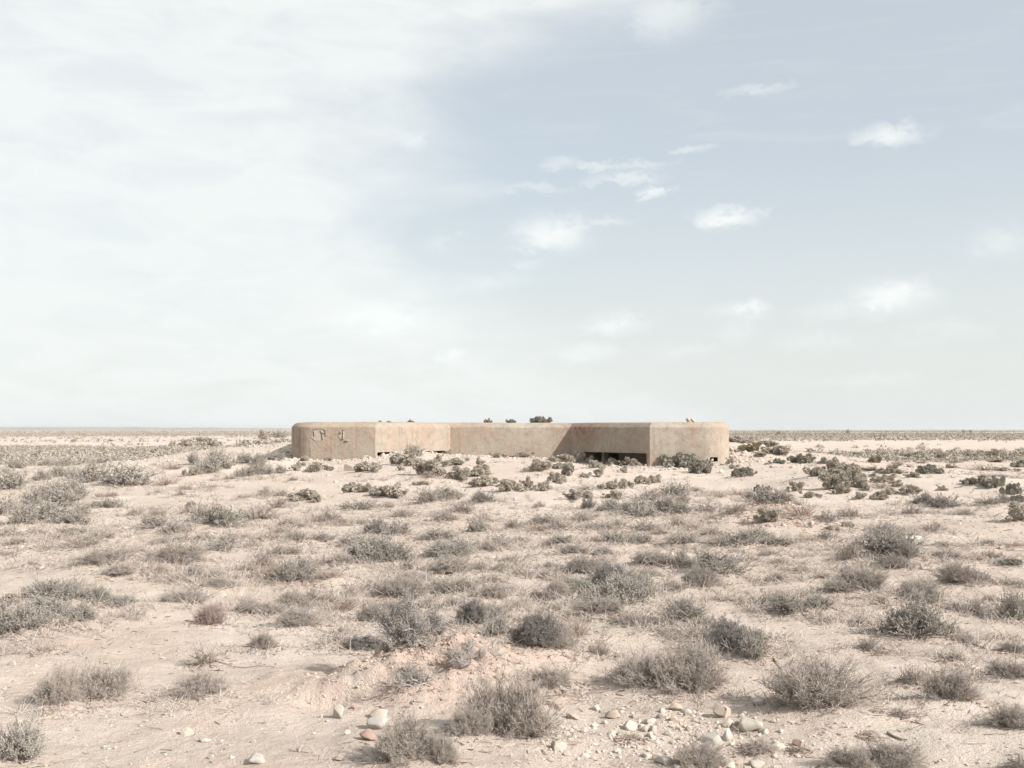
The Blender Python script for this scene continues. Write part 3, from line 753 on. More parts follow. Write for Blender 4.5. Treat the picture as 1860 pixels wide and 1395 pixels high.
def build_bunker():
    root = link('bunker', None)
    root.empty_display_size = .5
    root.location = (0, 41.5, .4)
    tag(root, 'long low weathered concrete bunker half buried in a sandy mound', 'bunker')
    bpy.context.view_layer.update()
    pts = resample(PLAN, .22)
    rings = [(-.7, 0), (-.2, 0)] + [(z, 0) for z in np.arange(.1, ZT - .25, .2)] + [(ZT - .20, 0), (ZT - .165, .014), (ZT - .05, .13), (ZT - .016, .18), (ZT, .25)]
    n = len(pts)
    V = []
    for (z, d) in rings:
        q = inset(pts, d) if d else pts
        jit = .010 * fbm(q[:, 0] * 1.7 + q[:, 1] * 1.3, np.full(n, z * 2.3), 91, 3)
        jz = (.014 * fbm(q[:, 0] * 1.1 + q[:, 1], np.full(n, 4.0), 93, 3) - .035 * np.clip(fbm(q[:, 0] * 2.6 + q[:, 1] * 1.7, np.full(n, z * 9), 95, 2) - .35, 0, 1)) if z > ZT - .25 else 0
        qq = inset(pts, d + 0.0001) if d == 0 else q
        c = np.array([0, 46.0])
        nd = (c - q)
        nd /= np.linalg.norm(nd, axis=1)[:, None]
        V.append(np.column_stack([q + nd * jit[:, None], np.full(n, z) + jz]))
    V = np.concatenate(V)
    bm = bmesh.new()
    vs = [bm.verts.new(p) for p in V]
    for k in range(len(rings) - 1):
        for i in range(n):
            j = (i + 1) % n
            bm.faces.new((vs[k * n + i], vs[k * n + j], vs[(k + 1) * n + j], vs[(k + 1) * n + i]))
    top = bm.faces.new([vs[(len(rings) - 1) * n + i] for i in range(n)])
    bot = bm.faces.new([vs[i] for i in reversed(range(n))])
    bmesh.ops.triangulate(bm, faces=[top, bot])
    bmesh.ops.recalc_face_normals(bm, faces=bm.faces[:])
    me = bpy.data.meshes.new('bunker_body')
    bm.to_mesh(me)
    bm.free()
    me.materials.append(M['concrete'])
    body = bpy.data.objects.new('bunker_body', me)
    COL.objects.link(body)

    def frame(p0, p1, flip=1):
        p0, p1 = np.array(p0), np.array(p1)
        e = (p1 - p0) / np.linalg.norm(p1 - p0)
        return p0, e, np.array([-e[1], e[0]])
    PB, EB, NB = frame((-4.98, 40.0), (-2.45, 43.5))
    PD, ED, ND = frame((2.30, 43.5), (5.02, 40.0))
    cut = bmesh.new()
    cutters = []
    def cbox(fr, s0, s1, d0, d1, z0, z1):
        P0, E, N = fr
        bmc = bmesh.new()
        q = [P0 + E * s + N * d for (s, d) in ((s0, d0), (s1, d0), (s1, d1), (s0, d1))]
        vv = [bmc.verts.new((*p, z)) for z in (z0, z1) for p in q]
        for f in ((0, 1, 2, 3), (4, 5, 6, 7), (0, 1, 5, 4), (1, 2, 6, 5), (2, 3, 7, 6), (3, 0, 4, 7)):
            bmc.faces.new([vv[i] for i in f])
        bmesh.ops.recalc_face_normals(bmc, faces=bmc.faces[:])
        mc = bpy.data.meshes.new('cut')
        bmc.to_mesh(mc)
        bmc.free()
        mc.materials.append(M['concrete'])
        oc = bpy.data.objects.new('cut', mc)
        COL.objects.link(oc)
        cutters.append(oc)
    fB, fD, fE = (PB, EB, NB), (PD, ED, ND), (np.array([7.22, 39.6]), np.array([1., 0.]), np.array([0., 1.]))
    cbox(fB, .11, 4.16, -.3, .95, -.1, .925)
    cbox(fB, .36, 3.9, .85, 1.8, 0.0, .80)
    cbox(fD, .80, 4.27, -.3, 1.0, -.1, .885)
    cbox(fD, 1.02, 1.75, .90, 1.9, .0, .82)
    cbox(fD, 3.45, 4.17, .90, 1.9, .0, .82)
    cbox(fE, 0, .31, -.3, 1.35, .585, .745)
    for oc in cutters:
        md = body.modifiers.new('cut', 'BOOLEAN')
        md.object, md.operation, md.solver = oc, 'DIFFERENCE', 'EXACT'
    dg = bpy.context.evaluated_depsgraph_get()
    res = bpy.data.meshes.new_from_object(body.evaluated_get(dg))
    for oc in cutters:
        mc = oc.data
        bpy.data.objects.remove(oc)
        bpy.data.meshes.remove(mc)
    bpy.data.objects.remove(body)
    # split the shell into its parts
    nv = len(res.vertices)
    co = np.zeros(nv * 3)
    res.vertices.foreach_get('co', co)
    co = co.reshape(-1, 3)
    polys = [list(p.vertices) for p in res.polygons]
    cen = np.array([co[p].mean(0) for p in polys])
    dep = plan_depth(cen[:, 0], cen[:, 1])
    nrm = np.array([tuple(p.normal) for p in res.polygons])
    parts = {}
    for i, p in enumerate(polys):
        x, y, z = cen[i]
        if z > ZT - .07 and nrm[i, 2] > .5 and dep[i] > .15:
            k = ('roof', 0)
        elif dep[i] > .045 and z < .95 and z > -.55:
            k = ('loophole', 0) if x > 7.1 and y < 41.2 and z > .5 else ('embrasure', 0 if x < 0 else 1)
        elif y > 43.6 or (z < -.5 and abs(nrm[i, 2]) > .9):
            k = ('rear_wall', 0)
        elif x < -5.0 and y < 43.6 and not (x > -5.0):
            k = ('wing_wall', 0)
        elif x > 5.03:
            k = ('wing_wall', 1)
        elif x < -2.44:
            k = ('return_wall', 0)
        elif x > 2.31:
            k = ('return_wall', 1)
        else:
            k = ('centre_wall', 0)
        parts.setdefault(k, []).append(p)
    PLABEL = {('return_wall', 0): 'sunlit slanting wall with a low slot at its foot', ('return_wall', 1): 'shaded slanting wall over the wide embrasure'}
    made = {}
    for k in sorted(parts):
        used = sorted({i for p in parts[k] for i in p})
        rm = {a: b_ for b_, a in enumerate(used)}
        mp = bpy.data.meshes.new(k[0])
        mp.from_pydata([tuple(co[i] - np.array(root.location)) for i in used], [], [[rm[i] for i in p] for p in parts[k]])
        mp.materials.append(M['concrete'])
        mp.update()
        o = link(k[0], mp, root)
        made[k] = o
        if k in PLABEL:
            o['label'] = PLABEL[k]
    L0 = np.array(root.location)

    def tube_part(name, pts3, r, parent, mat):
        pts3 = np.array(pts3, float) - L0
        v_, q_ = tubes(pts3[None], np.full((1, len(pts3)), r), 6)
        return link(name, mesh_np(name, v_, [q_], [mat], smooth=True), parent)

    def slab(name, poly, y0, y1, parent, mat, bevel=.02):
        """irregular flat piece standing on the wall face: poly = (x, z)"""
        n_ = len(poly)
        c_ = np.mean(poly, 0)
        vv, ff = [], []
        for (yy, sc) in ((y0, 1.0), (y1 + .012, 1.0), (y1, .88)):
            for (x_, z_) in poly:
                vv.append((c_[0] + (x_ - c_[0]) * sc, yy, c_[1] + (z_ - c_[1]) * sc))
        vv.append((c_[0], y1 - .004, c_[1]))
        for k_ in range(2):
            for i_ in range(n_):
                j_ = (i_ + 1) % n_
                ff.append((k_ * n_ + i_, k_ * n_ + j_, (k_ + 1) * n_ + j_, (k_ + 1) * n_ + i_))
        for i_ in range(n_):
            ff.append((2 * n_ + i_, 2 * n_ + (i_ + 1) % n_, 3 * n_))
        mp = bpy.data.meshes.new(name)
        mp.from_pydata([tuple(np.array(q) - L0) for q in vv], [], ff)
        mp.materials.append(mat)
        mp.update()
        return link(name, mp, parent)

    def wx(px, py, Y=40.0):
        return ((px - CX) / F * Y, EYE + (HY - py) / F * Y)
    wing = made[('wing_wall', 0)]
    rr = random.Random(3)
    def blob(cx_, cy_, rx, ry, k=18):
        out = []
        for i in range(k):
            a = 2 * math.pi * i / k
            f = 1 + rr.uniform(-.13, .13)
            out.append(wx(cx_ + rx * f * math.cos(a), cy_ - ry * f * math.sin(a)))
        return out
    slab('spalled_patch', blob(577.5, 790.5, 13.5, 11.5), 40.075, 40.034, wing, M['spall'])
    slab('spalled_patch', blob(619.5, 789.5, 5.6, 8.6, 14), 40.05, 40.012, wing, M['spall'])
    def rod(pxs, r=.011, Y=40.02):
        r *= .8
        tube_part('rebar', [(wx(a, b_)[0], Y, wx(a, b_)[1]) for a, b_ in pxs], r, wing, M['rust'])
    rod([(567, 781), (571, 779.6), (580, 779.2), (588, 780.2), (590, 781.5)], .010)
    rod([(569.5, 783), (569.8, 789), (570, 793)], .013)
    rod([(581, 782.5), (583.5, 787), (584.5, 793), (585.5, 799)], .014)
    rod([(584, 786.5), (590, 788.2)], .010)
    rod([(590, 781), (590.3, 787), (590.8, 793.5)], .013)
    rod([(616, 783), (620, 781.3), (624, 781.8)], .010)
    rod([(622.5, 782), (622.3, 789), (621.8, 798)], .014, 40.0)
    rod([(617.8, 784), (617.5, 789.5), (619, 786)], .011, 40.0)
    rod([(619.5, 798.6), (624, 798.4)], .013, 40.0)
    slab('concrete_chip', blob(630.5, 800, 3.2, 1.8, 9), 40.06, 39.96, wing, M['spall'])
    # pier inside the wide embrasure
    emb = made[('embrasure', 1)]
    def piece(name, fr, s0, s1, d0, d1, z0, z1, parent, lean=.01):
        P0, E, N = fr
        bmc = bmesh.new()
        vv = []
        for z, g in ((z0, 0), (z1, lean)):
            for (s, d) in ((s0 + g, d0 + g), (s1 - g, d0 + g), (s1 - g, d1 - g), (s0 + g, d1 - g)):
                vv.append(bmc.verts.new((*(P0 + E * s + N * d - L0[:2]), z - L0[2])))
        for f in ((3, 2, 1, 0), (4, 5, 6, 7), (0, 1, 5, 4), (1, 2, 6, 5), (2, 3, 7, 6), (3, 0, 4, 7)):
            bmc.faces.new([vv[i] for i in f])
        bmesh.ops.bevel(bmc, geom=bmc.edges[:], offset=.012, segments=2, affect='EDGES')
        mp = bpy.data.meshes.new(name)
        bmc.to_mesh(mp)
        bmc.free()
        mp.materials.append(M['concrete'])
        return link(name, mp, parent)
    piece('pier', fD, 1.50, 1.64, .30, .56, -.08, .884, emb)
    return root

def tubes(P, R, k=3):
    """P (N, n, 3) paths, R (N, n) radii -> verts, quads"""
    P = np.asarray(P, float)
    N, n, _ = P.shape
    T = np.empty_like(P)
    T[:, 1:-1] = P[:, 2:] - P[:, :-2]
    T[:, 0], T[:, -1] = P[:, 1] - P[:, 0], P[:, -1] - P[:, -2]
    T /= np.linalg.norm(T, axis=2, keepdims=True) + 1e-9
    ref = np.where(np.abs(T[:, :, 2:3]) > .85, np.array([1., 0, 0]), np.array([0, 0, 1.]))
    A = np.cross(T, ref)
    A /= np.linalg.norm(A, axis=2, keepdims=True) + 1e-9
    B = np.cross(T, A)
    th = np.arange(k) * 2 * math.pi / k
    V = P[:, :, None] + R[:, :, None, None] * (A[:, :, None] * np.cos(th)[None, None, :, None] + B[:, :, None] * np.sin(th)[None, None, :, None])
    V = V.reshape(-1, 3)
    base = (np.arange(N) * n * k)[:, None, None] + (np.arange(n - 1) * k)[None, :, None]
    i = np.arange(k)[None, None]
    j = (i + 1) % k
    Q = np.stack([base + i, base + j, base + k + j, base + k + i], -1).reshape(-1, 4)
    return V, Q

build_bunker()

# ------------------------------------------------------------------ plant generator
class Geo:
    def __init__(self):
        self.v, self.q, self.t, self.n = [], [], [], 0
    def add(self, v, q=None, t=None):
        self.v.append(v)
        if q is not None and len(q):
            self.q.append(q + self.n)
        if t is not None and len(t):
            self.t.append(t + self.n)
        self.n += len(v)
    def tubes(self, P_, R_, k=3):
        v_, q_ = tubes(P_, R_, k)
        self.add(v_, q_)
    def leaves(self, pos, d, ln, wd, rng):
        d = d / (np.linalg.norm(d, axis=1, keepdims=True) + 1e-9)
        s = np.cross(d, rng.normal(size=d.shape))
        s /= np.linalg.norm(s, axis=1, keepdims=True) + 1e-9
        nn = np.cross(d, s)
        ln, wd = ln[:, None], wd[:, None]
        v_ = np.stack([pos, pos + d * ln * .5 + s * wd * .5 + nn * ln * .08, pos + d * ln, pos + d * ln * .5 - s * wd * .5 + nn * ln * .08], 1).reshape(-1, 3)
        self.add(v_, (np.arange(len(pos)) * 4)[:, None] + np.array([0, 1, 2, 3]))
    def mesh(self, name, mat):
        fs = []
        if self.q: fs.append(np.concatenate(self.q))
        if self.t: fs.append(np.concatenate(self.t))
        return mesh_np(name, np.concatenate(self.v), fs, [mat])

def unit(v):
    return v / (np.linalg.norm(v, axis=-1, keepdims=True) + 1e-9)

def dome_points(rng, N, H, low=.05, rho=(.62, 1.0)):
    ph = rng.uniform(0, 2 * math.pi, N)
    ct = rng.uniform(low, 1, N) ** .9
    st = np.sqrt(1 - ct * ct)
    k1, k2 = rng.uniform(0, 6.28, 2)
    r = rng.uniform(*rho, N) * (1 + .16 * np.sin(2 * ph + k1) + .13 * np.sin(3 * ph + k2 + 3 * ct) + .09 * np.sin(7 * ph + 5 * ct))
    return np.stack([.5 * r * st * np.cos(ph), .5 * r * st * np.sin(ph), H * r * ct + .01], -1)

def branchlets(rng, Pm, per, t0, lens, up, spread, n=3, droop=0.0):
    """side twigs along the paths Pm (N, n0, 3)"""
    N, n0, _ = Pm.shape
    idx = np.repeat(np.arange(N), per)
    t = rng.uniform(t0, .97, N * per) * (n0 - 1)
    i = np.minimum(t.astype(int), n0 - 2)
    f = (t - i)[:, None]
    a, b_ = Pm[idx, i], Pm[idx, i + 1]
    pos = a + (b_ - a) * f
    d = unit(unit(b_ - a) + np.array([0, 0, up]) * rng.uniform(.3, 1.2, (len(t), 1)) + spread * rng.normal(size=(len(t), 3)))
    L = rng.uniform(*lens, (len(t), 1))
    s = np.linspace(0, 1, n)[None, :, None]
    bend = rng.normal(size=(len(t), 1, 3)) * .22 + np.array([0, 0, .15 - droop])
    return pos[:, None] + (d * L)[:, None] * s + bend * L[:, None] * s * s

H0 = .55
def gen_twig(seed, lod=0, leafy=0.0, dense=1.0):
    rng = np.random.default_rng(seed)
    N, ps, pt, kr = ((280, 11, 6, .62), (90, 7, 3, 1.25))[lod]
    N = int(N * dense)
    end = dome_points(rng, N, H0 * .93, .02, (.80, .95))
    end[: N // 2] *= rng.uniform(.40, .95, (N // 2, 1))
    a = rng.uniform(0, 6.28, N)
    rb = .13 * np.sqrt(rng.uniform(0, 1, N))
    base = np.stack([rb * np.cos(a), rb * np.sin(a), np.full(N, -.02)], -1)
    base[:, :2] += end[:, :2] * .25
    s = np.linspace(0, 1, 5)[None, :, None]
    out = np.linalg.norm(end[:, :2], axis=1)[:, None, None]
    Pm = base[:, None] + (end - base)[:, None] * s + np.array([0, 0, 1.]) * (-.22 * out * s * (1 - s)) + rng.normal(size=(N, 5, 3)) * .012 * s
    R = (.0062 * kr ** .5) * (1 - .6 * s[..., 0]) * np.ones((N, 1))
    st, fo = Geo(), Geo()
    st.tubes(Pm, R)
    P2 = branchlets(rng, Pm, ps, .25, (.045, .115), .15, .62 if lod else .85)
    st.tubes(P2, np.full(P2.shape[:2], .0032 * kr) * np.array([1, .8, .5]))
    P3 = branchlets(rng, P2, pt, .15, (.025, .06), .15, .6 if lod else .9, 2)
    fo.tubes(P3, np.full(P3.shape[:2], .0026 * kr) * np.array([1, .45]))
    if leafy:
        k = int(leafy * (4 if lod == 0 else 3))
        P4 = branchlets(rng, P3, k, .1, (.018, .04), .2, .8, 2)
        fo.leaves(P4[:, 0], P4[:, 1] - P4[:, 0], rng.uniform(.014, .03, len(P4)) * kr ** .6, rng.uniform(.006, .012, len(P4)) * kr ** .6, rng)
    return st, fo

def gen_silver(seed, lod=0):
    rng = np.random.default_rng(seed)
    N, ps, pl, kr = ((120, 9, 14, .85), (56, 7, 10, 1.3))[lod]
    end = dome_points(rng, N, H0, .02, (.5, .95))
    a = rng.uniform(0, 6.28, N)
    base = np.stack([.16 * np.cos(a) * rng.uniform(0, 1, N), .16 * np.sin(a) * rng.uniform(0, 1, N), np.full(N, -.02)], -1)
    base[:, :2] += end[:, :2] * .3
    s = np.linspace(0, 1, 5)[None, :, None]
    Pm = base[:, None] + (end - base)[:, None] * s + rng.normal(size=(N, 5, 3)) * .028 * s
    st, fo = Geo(), Geo()
    st.tubes(Pm, .0065 * kr ** .5 * (1 - .6 * s[..., 0]) * np.ones((N, 1)))
    P2 = branchlets(rng, Pm, ps, .3, (.06, .17), .35, .7)
    st.tubes(P2, np.full(P2.shape[:2], .0032 * kr) * np.array([1, .8, .5]))
    P4 = branchlets(rng, P2, pl, .1, (.02, .05), .3, .7, 2)
    d = P4[:, 1] - P4[:, 0]
    fo.leaves(P4[:, 0], d, rng.uniform(.020, .042, len(P4)) * kr ** .7, rng.uniform(.008, .015, len(P4)) * kr ** .7, rng)
    return st, fo

ICO = None
def ico_mesh(sub):
    bm = bmesh.new()
    bmesh.ops.create_icosphere(bm, subdivisions=sub, radius=1)
    v_ = np.array([tuple(x.co) for x in bm.verts])
    t_ = np.array([[w.index for w in f.verts] for f in bm.faces])
    bm.free()
    return v_, t_

def gen_knob(seed, lod=0, mat_like=False):
    rng = np.random.default_rng(seed)
    nl, nn = ((30, 260), (19, 190))[lod]
    if mat_like:
        nl = int(nl * 1.5)
    H = .26 if mat_like else H0
    c = dome_points(rng, nl, H * .80, .02, (.35, .92))
    r = rng.uniform(.060, .165, nl) * (.72 if mat_like else 1.0) * (1 if lod else .92)
    if not mat_like:
        c[: nl // 4] *= np.array([.55, .55, 1.0])
    st, fo = Geo(), Geo()
    s = np.linspace(0, 1, 4)[None, :, None]
    b0 = c * np.array([.3, .3, 0]) + np.array([0, 0, -.02])
    st.tubes(b0[:, None] + (c - b0)[:, None] * s, np.full((nl, 4), .012) * np.array([1.2, 1, .8, .6]))
    iv, it = ico_mesh(1)
    for i in range(nl):
        fo.add(iv * r[i] * np.array([.60, .60, .52]) * (1 + .18 * rng.normal(size=(len(iv), 1))) + c[i], t=it)
        d = unit(rng.normal(size=(nn, 3)) + np.array([0, 0, .25]))
        lump = 1 + .22 * np.sin(4 * d[:, :1] * 3 + i) * np.sin(5 * d[:, 1:2] * 3 + 2 * i) * np.sin(4 * d[:, 2:] * 3)
        pos = c[i] + d * r[i] * .50 * lump * np.array([1, 1, .9])
        L = rng.uniform(.38, .72, nn) * r[i]
        fo.leaves(pos, unit(d + .45 * rng.normal(size=d.shape)), L, L * rng.uniform(.26, .42, nn), rng)
    return st, fo

def gen_tuft(seed, lod=0):
    rng = np.random.default_rng(seed)
    N, ps = ((150, 4), (80, 3))[lod]
    kr = (1.0, 1.6)[lod]
    end = dome_points(rng, N, H0, .12, (.6, 1.0))
    base = end * np.array([.35, .35, 0]) * rng.uniform(.2, 1, (N, 1)) + np.array([0, 0, -.02])
    s = np.linspace(0, 1, 4)[None, :, None]
    Pm = base[:, None] + (end - base)[:, None] * s + rng.normal(size=(N, 4, 3)) * .014 * s
    st, fo = Geo(), Geo()
    st.tubes(Pm, .0042 * kr * (1 - .6 * s[..., 0]) * np.ones((N, 1)))
    P2 = branchlets(rng, Pm, ps, .2, (.04, .13), .5, .45)
    fo.tubes(P2, np.full(P2.shape[:2], .0030 * kr) * np.array([1, .8, .4]))
    return st, fo

def gen_dead(seed, leaf=0.0, flat=1.0, nmain=7):
    rng = np.random.default_rng(seed)
    st, fo = Geo(), Geo()
    end = dome_points(rng, nmain, H0 * flat, .15, (.7, 1.0))
    base = rng.normal(size=(nmain, 3)) * np.array([.05, .05, 0]) + np.array([0, 0, -.02])
    s = np.linspace(0, 1, 7)[None, :, None]
    Pm = base[:, None] + (end - base)[:, None] * s + rng.normal(size=(nmain, 7, 3)) * .035 * np.sin(math.pi * s * .9)
    st.tubes(Pm, .020 * (1 - .62 * s[..., 0]) * np.ones((nmain, 1)), 5)
    P2 = branchlets(rng, Pm, 8, .2, (.12, .30), .25, .75, 5)
    P2 = P2 + rng.normal(size=P2.shape) * .012
    st.tubes(P2, np.full(P2.shape[:2], .0090) * np.array([1, .9, .75, .6, .4]), 4)
    P3 = branchlets(rng, P2, 6, .2, (.06, .17), .2, .8, 4)
    P3 = P3 + rng.normal(size=P3.shape) * .006
    st.tubes(P3, np.full(P3.shape[:2], .0036) * np.array([1, .85, .7, .4]))
    P4 = branchlets(rng, P3, 3, .2, (.03, .09), .2, .8, 2)
    st.tubes(P4, np.full(P4.shape[:2], .0024) * np.array([1, .5]))
    if leaf:
        sel = P3[(P3[:, 0, 1] > -.1)]
        P5 = branchlets(rng, sel, int(34 * leaf), .0, (.03, .09), .1, .9, 2)
        fo.leaves(P5[:, 1], P5[:, 1] - P5[:, 0], rng.uniform(.02, .045, len(P5)), rng.uniform(.008, .016, len(P5)), rng)
    return st, fo

KINDS = {  # kind: (object name, category, words, stem material, foliage material, generator, variants)
 'twig': ('twig_shrub', 'shrub', 'grey twig bush', 'twig', 'twig_tip', lambda s, l: gen_twig(s, l), 4),
 'silver': ('silver_shrub', 'shrub', 'silver-grey bush', 'twig', 'silver', lambda s, l: gen_silver(s, l), 4),
 'knob': ('knobbly_shrub', 'shrub', 'knobbly olive bush', 'twig', 'knob', lambda s, l: gen_knob(s, l), 4),
 'mat': ('mat_plant', 'mat plant', 'dark low mat plant', 'twig_dark', 'mat', lambda s, l: gen_knob(s, l, True), 2),
 'yellow': ('yellow_shrub', 'shrub', 'yellow-green bush', 'twig', 'yellow', lambda s, l: gen_knob(s, l), 1),
 'dark': ('dark_shrub', 'shrub', 'dark grey bush', 'twig_dark', 'darkleaf', lambda s, l: gen_twig(s, l, 1.0, 1.2), 2),
 'brown': ('dry_tuft', 'tuft', 'brown dry tuft', 'brown', 'brown', lambda s, l: gen_tuft(s, l), 3),
 'red': ('red_tuft', 'tuft', 'reddish dry tuft', 'red', 'red', lambda s, l: gen_twig(s, l), 1),
 'straw': ('straw_tuft', 'tuft', 'straw-coloured tuft', 'straw', 'straw', lambda s, l: gen_tuft(s, l), 2),
}
CACHE = {}
def plant_meshes(kind, k, lod):
    key = (kind, k, lod)
    if key not in CACHE:
        nm, cat, wd, ms, mf, gen, nvar = KINDS[kind]
        st, fo = gen(100 + 37 * k + 1000 * lod + sum(map(ord, kind)), lod)
        CACHE[key] = (st.mesh(nm + '_stems', M[ms]), fo.mesh(nm + '_foliage', M[mf]))
    return CACHE[key]
JOINED = {}
def joined_mesh(kind, k):
    """one mesh with stems and foliage, for plants too small in the picture to show their parts"""
    key = (kind, k)
    if key not in JOINED:
        nm, cat, wd, ms, mf, gen, nvar = KINDS[kind]
        st, fo = gen(500 + 41 * k + sum(map(ord, kind)), 1)
        v_ = np.concatenate([np.concatenate(st.v), np.concatenate(fo.v)])
        qs = [np.concatenate(st.q)] if st.q else []
        mi = [np.zeros(len(qs[0]))] if qs else []
        if fo.q:
            q_ = np.concatenate(fo.q) + st.n
            qs.append(q_); mi.append(np.ones(len(q_)))
        if fo.t:
            t_ = np.concatenate(fo.t) + st.n
            qs.append(t_); mi.append(np.ones(len(t_)))
        JOINED[key] = mesh_np(nm, v_, qs, [M[ms], M[mf]], np.concatenate(mi))
    return JOINED[key]

# labels: each plant is told by its size, look and place beside a landmark
def size_word(w):
    return 'tiny' if w < 17 else 'small' if w < 31 else 'mid-sized' if w < 53 else 'large' if w < 78 else 'very large'
DIRS = ['to the right of', 'behind and right of', 'behind', 'behind and left of', 'to the left of', 'in front and left of', 'in front of', 'in front and right of']
ORD = ['closest', 'second closest', 'third closest', 'fourth closest', 'fifth closest', 'sixth closest', 'seventh closest', 'eighth closest']
marks = list(MARKS) + [(k[0], k[1], v_[1]) for k, v_ in HERO.items()]
def make_labels(items):
    """items: list of (px, py, words) -> labels"""
    slots = {}
    for i, (px, py, wd) in enumerate(items):
        best = None
        for (mx, my, ph) in marks:
            if (mx, my) == (px, py):
                continue
            dx, dy = px - mx, (py - my) * (1.6 if py > 900 else 2.6)
            d = math.hypot(dx, dy)
            if best is None or d < best[0]:
                best = (d, dx, dy, ph)
        d, dx, dy, ph = best
        sec = int(round(math.degrees(math.atan2(-dy, dx)) / 45)) % 8
        slots.setdefault((wd, sec, ph), []).append((d, i))
    out = {}
    for (wd, sec, ph), lst in slots.items():
        lst.sort()
        for r, (d, i) in enumerate(lst):
            out[i] = f'{wd} {DIRS[sec]} {ph}' if len(lst) == 1 else f'{wd}, {ORD[min(r, 7)]} {DIRS[sec]} {ph}'
    return [out[i] for i in range(len(items))]

rnd = random.Random(5)
def stand(o, x, y, z, sx, sz, rz):
    o.location = (x, y, z)
    o.scale = (sx * rnd.uniform(.92, 1.10), sx * rnd.uniform(.85, 1.12), sz * rnd.uniform(.9, 1.1))
    o.rotation_euler = (rnd.uniform(-.04, .04), rnd.uniform(-.04, .04), rz)

DEADS = {(738, 1188): ('dead_d', 41, 1.0, 1.0, 8), (860, 1212): ('dead_a', 52, 0.0, .9, 7), (752, 1272): ('dead_b', 63, .12, .75, 6), (378, 1212): ('dead_c', 74, 0.0, .55, 4)}
labels = make_labels([(p[1], p[2], f'{size_word(p[5] * F / p[4])} {KINDS[p[0]][2] if p[0] in KINDS else "dead bush"}') for p in placed])
PX = np.array([p[3] for p in placed]); PY = np.array([p[4] for p in placed])
PZ = full_height(PX, PY)
for i, (kind, px, py, x, y, ww, hh) in enumerate(placed):
    lab = HERO[(px, py)][0] if (px, py) in HERO else labels[i]
    z = float(PZ[i]) - .012
    rz = rnd.uniform(0, 6.283)
    wpx = ww * F / y
    if kind == 'dead':
        nm, seed, lf, fl, nmn = DEADS[(px, py)]
        ww *= 1.1
        st, fo = gen_dead(seed, lf, fl, nmn)
        root = link('dead_shrub', None)
        stand(root, x, y, z, ww, hh / (H0 * fl), rz if kind != 'dead' else 0.4)
        link('branches', st.mesh('branches', M['dead'] if px != 378 else M['twig']), root)
        if fo.n:
            link('foliage', fo.mesh('foliage', M['darkleaf']), root)
        tag(root, lab, 'dead shrub', 'dead shrubs of the foreground')
        continue
    nm, cat, wd, ms, mf, gen, nvar = KINDS[kind]
    HH = .26 if kind == 'mat' else H0
    sx, sz = ww * 1.04, hh / HH * 1.04
    k = rnd.randrange(nvar)
    grp = {'shrub': 'desert shrubs', 'tuft': 'dry tufts', 'mat plant': 'mat plants'}[cat]
    if wpx < 30:
        o = link(nm, joined_mesh(kind, k))
        stand(o, x, y, z, sx, sz, rz)
        tag(o, lab, cat, grp)
    else:
        lod = 0 if (wpx > 58 and y < 16) else 1
        ms_, mf_ = plant_meshes(kind, k, lod)
        root = link(nm, None)
        root.empty_display_size = .2
        stand(root, x, y, z, sx, sz, rz)
        link('stems', ms_, root)
        link('foliage', mf_, root)
        tag(root, lab, cat, grp)

# lone far bushes breaking the skyline
for (px, Y, w, top, lab) in ((1540, 420, 8, 776.5, 'tiny far bush breaking the right skyline'), (1750, 620, 7, 778.5, 'left one of two tiny far bushes on the skyline at far right'),
                             (1763, 620, 6, 778.5, 'right one of two tiny far bushes on the skyline at far right'), (1415, 330, 14, 780, 'low far bush on the skyline right of the bunker')):
    o = link('far_shrub', joined_mesh('knob', 1))
    zg = float(height(np.array([px_at(px, Y)]), np.array([Y]), False)[0])
    o.location = (px_at(px, Y), Y, zg)
    o.scale = (w / F * Y, w / F * Y, (EYE + (HY - top) / F * Y - zg) / H0)
    tag(o, lab, 'shrub', 'far bushes on the skyline')

# plants on the bunker roof
for (px, w, hpx, Y, lab) in ((706, 20, 3, 42.5, 'thin dry plant low on the roof above the left slot'), (745, 24, 6, 43.5, 'small dark plant on the roof, third from the left'),
                             (887, 22, 8, 45.0, 'small bush on the roof left of centre'), (930, 23, 7, 45.2, 'small low bush on the roof beside the largest roof bush'),
                             (978, 52, 13, 45.4, 'largest bush growing on the bunker roof'), (690, 9, 4, 42.0, 'tiny tuft at the left end of the row of roof plants')):
    o = link('roof_shrub', joined_mesh('mat', rnd.randrange(2)))
    drop = (ZT - EYE) * F * (1 / 41.0 - 1 / Y) * 0
    stand(o, px_at(px, Y), Y, ZT - .01, w / F * Y, hpx / F * Y / .26 * 1.15, rnd.uniform(0, 6))
    tag(o, lab, 'shrub', 'plants on the bunker roof')

# ------------------------------------------------------------------ stones
def stone_mesh(name, seed, mat, sub=3, rough=.16, facet=.0):
    cuts = 16 if facet else 10
    rng = np.random.default_rng(seed)
    v_, t_ = ico_mesh(sub)
    d = np.zeros(len(v_))
    for k in range(9):
        ax = unit(rng.normal(size=3))
        d += rng.uniform(.3, 1) * np.sin(v_ @ ax * rng.uniform(1.2, 3.2) + rng.uniform(0, 6.28)) / (1 + .35 * k)
    for k in range(cuts):                                  # flats worn into the block
        ax = unit(rng.normal(size=3))
        h_ = v_ @ ax
        lim = rng.uniform(.42, .78)
        v_ = v_ - np.where(h_ > lim, (h_ - lim) * .97, 0)[:, None] * ax
    v_ = v_ * (1 + rough * .75 * d[:, None] + .05 * rng.normal(size=(len(v_), 1)) * (facet + .25))
    lo, hi = v_.min(0), v_.max(0)
    v_ = (v_ - (lo + hi) / 2) / (hi - lo)                  # unit box, centred
    return mesh_np(name, v_, [t_], [mat], smooth=True)
SM = {}
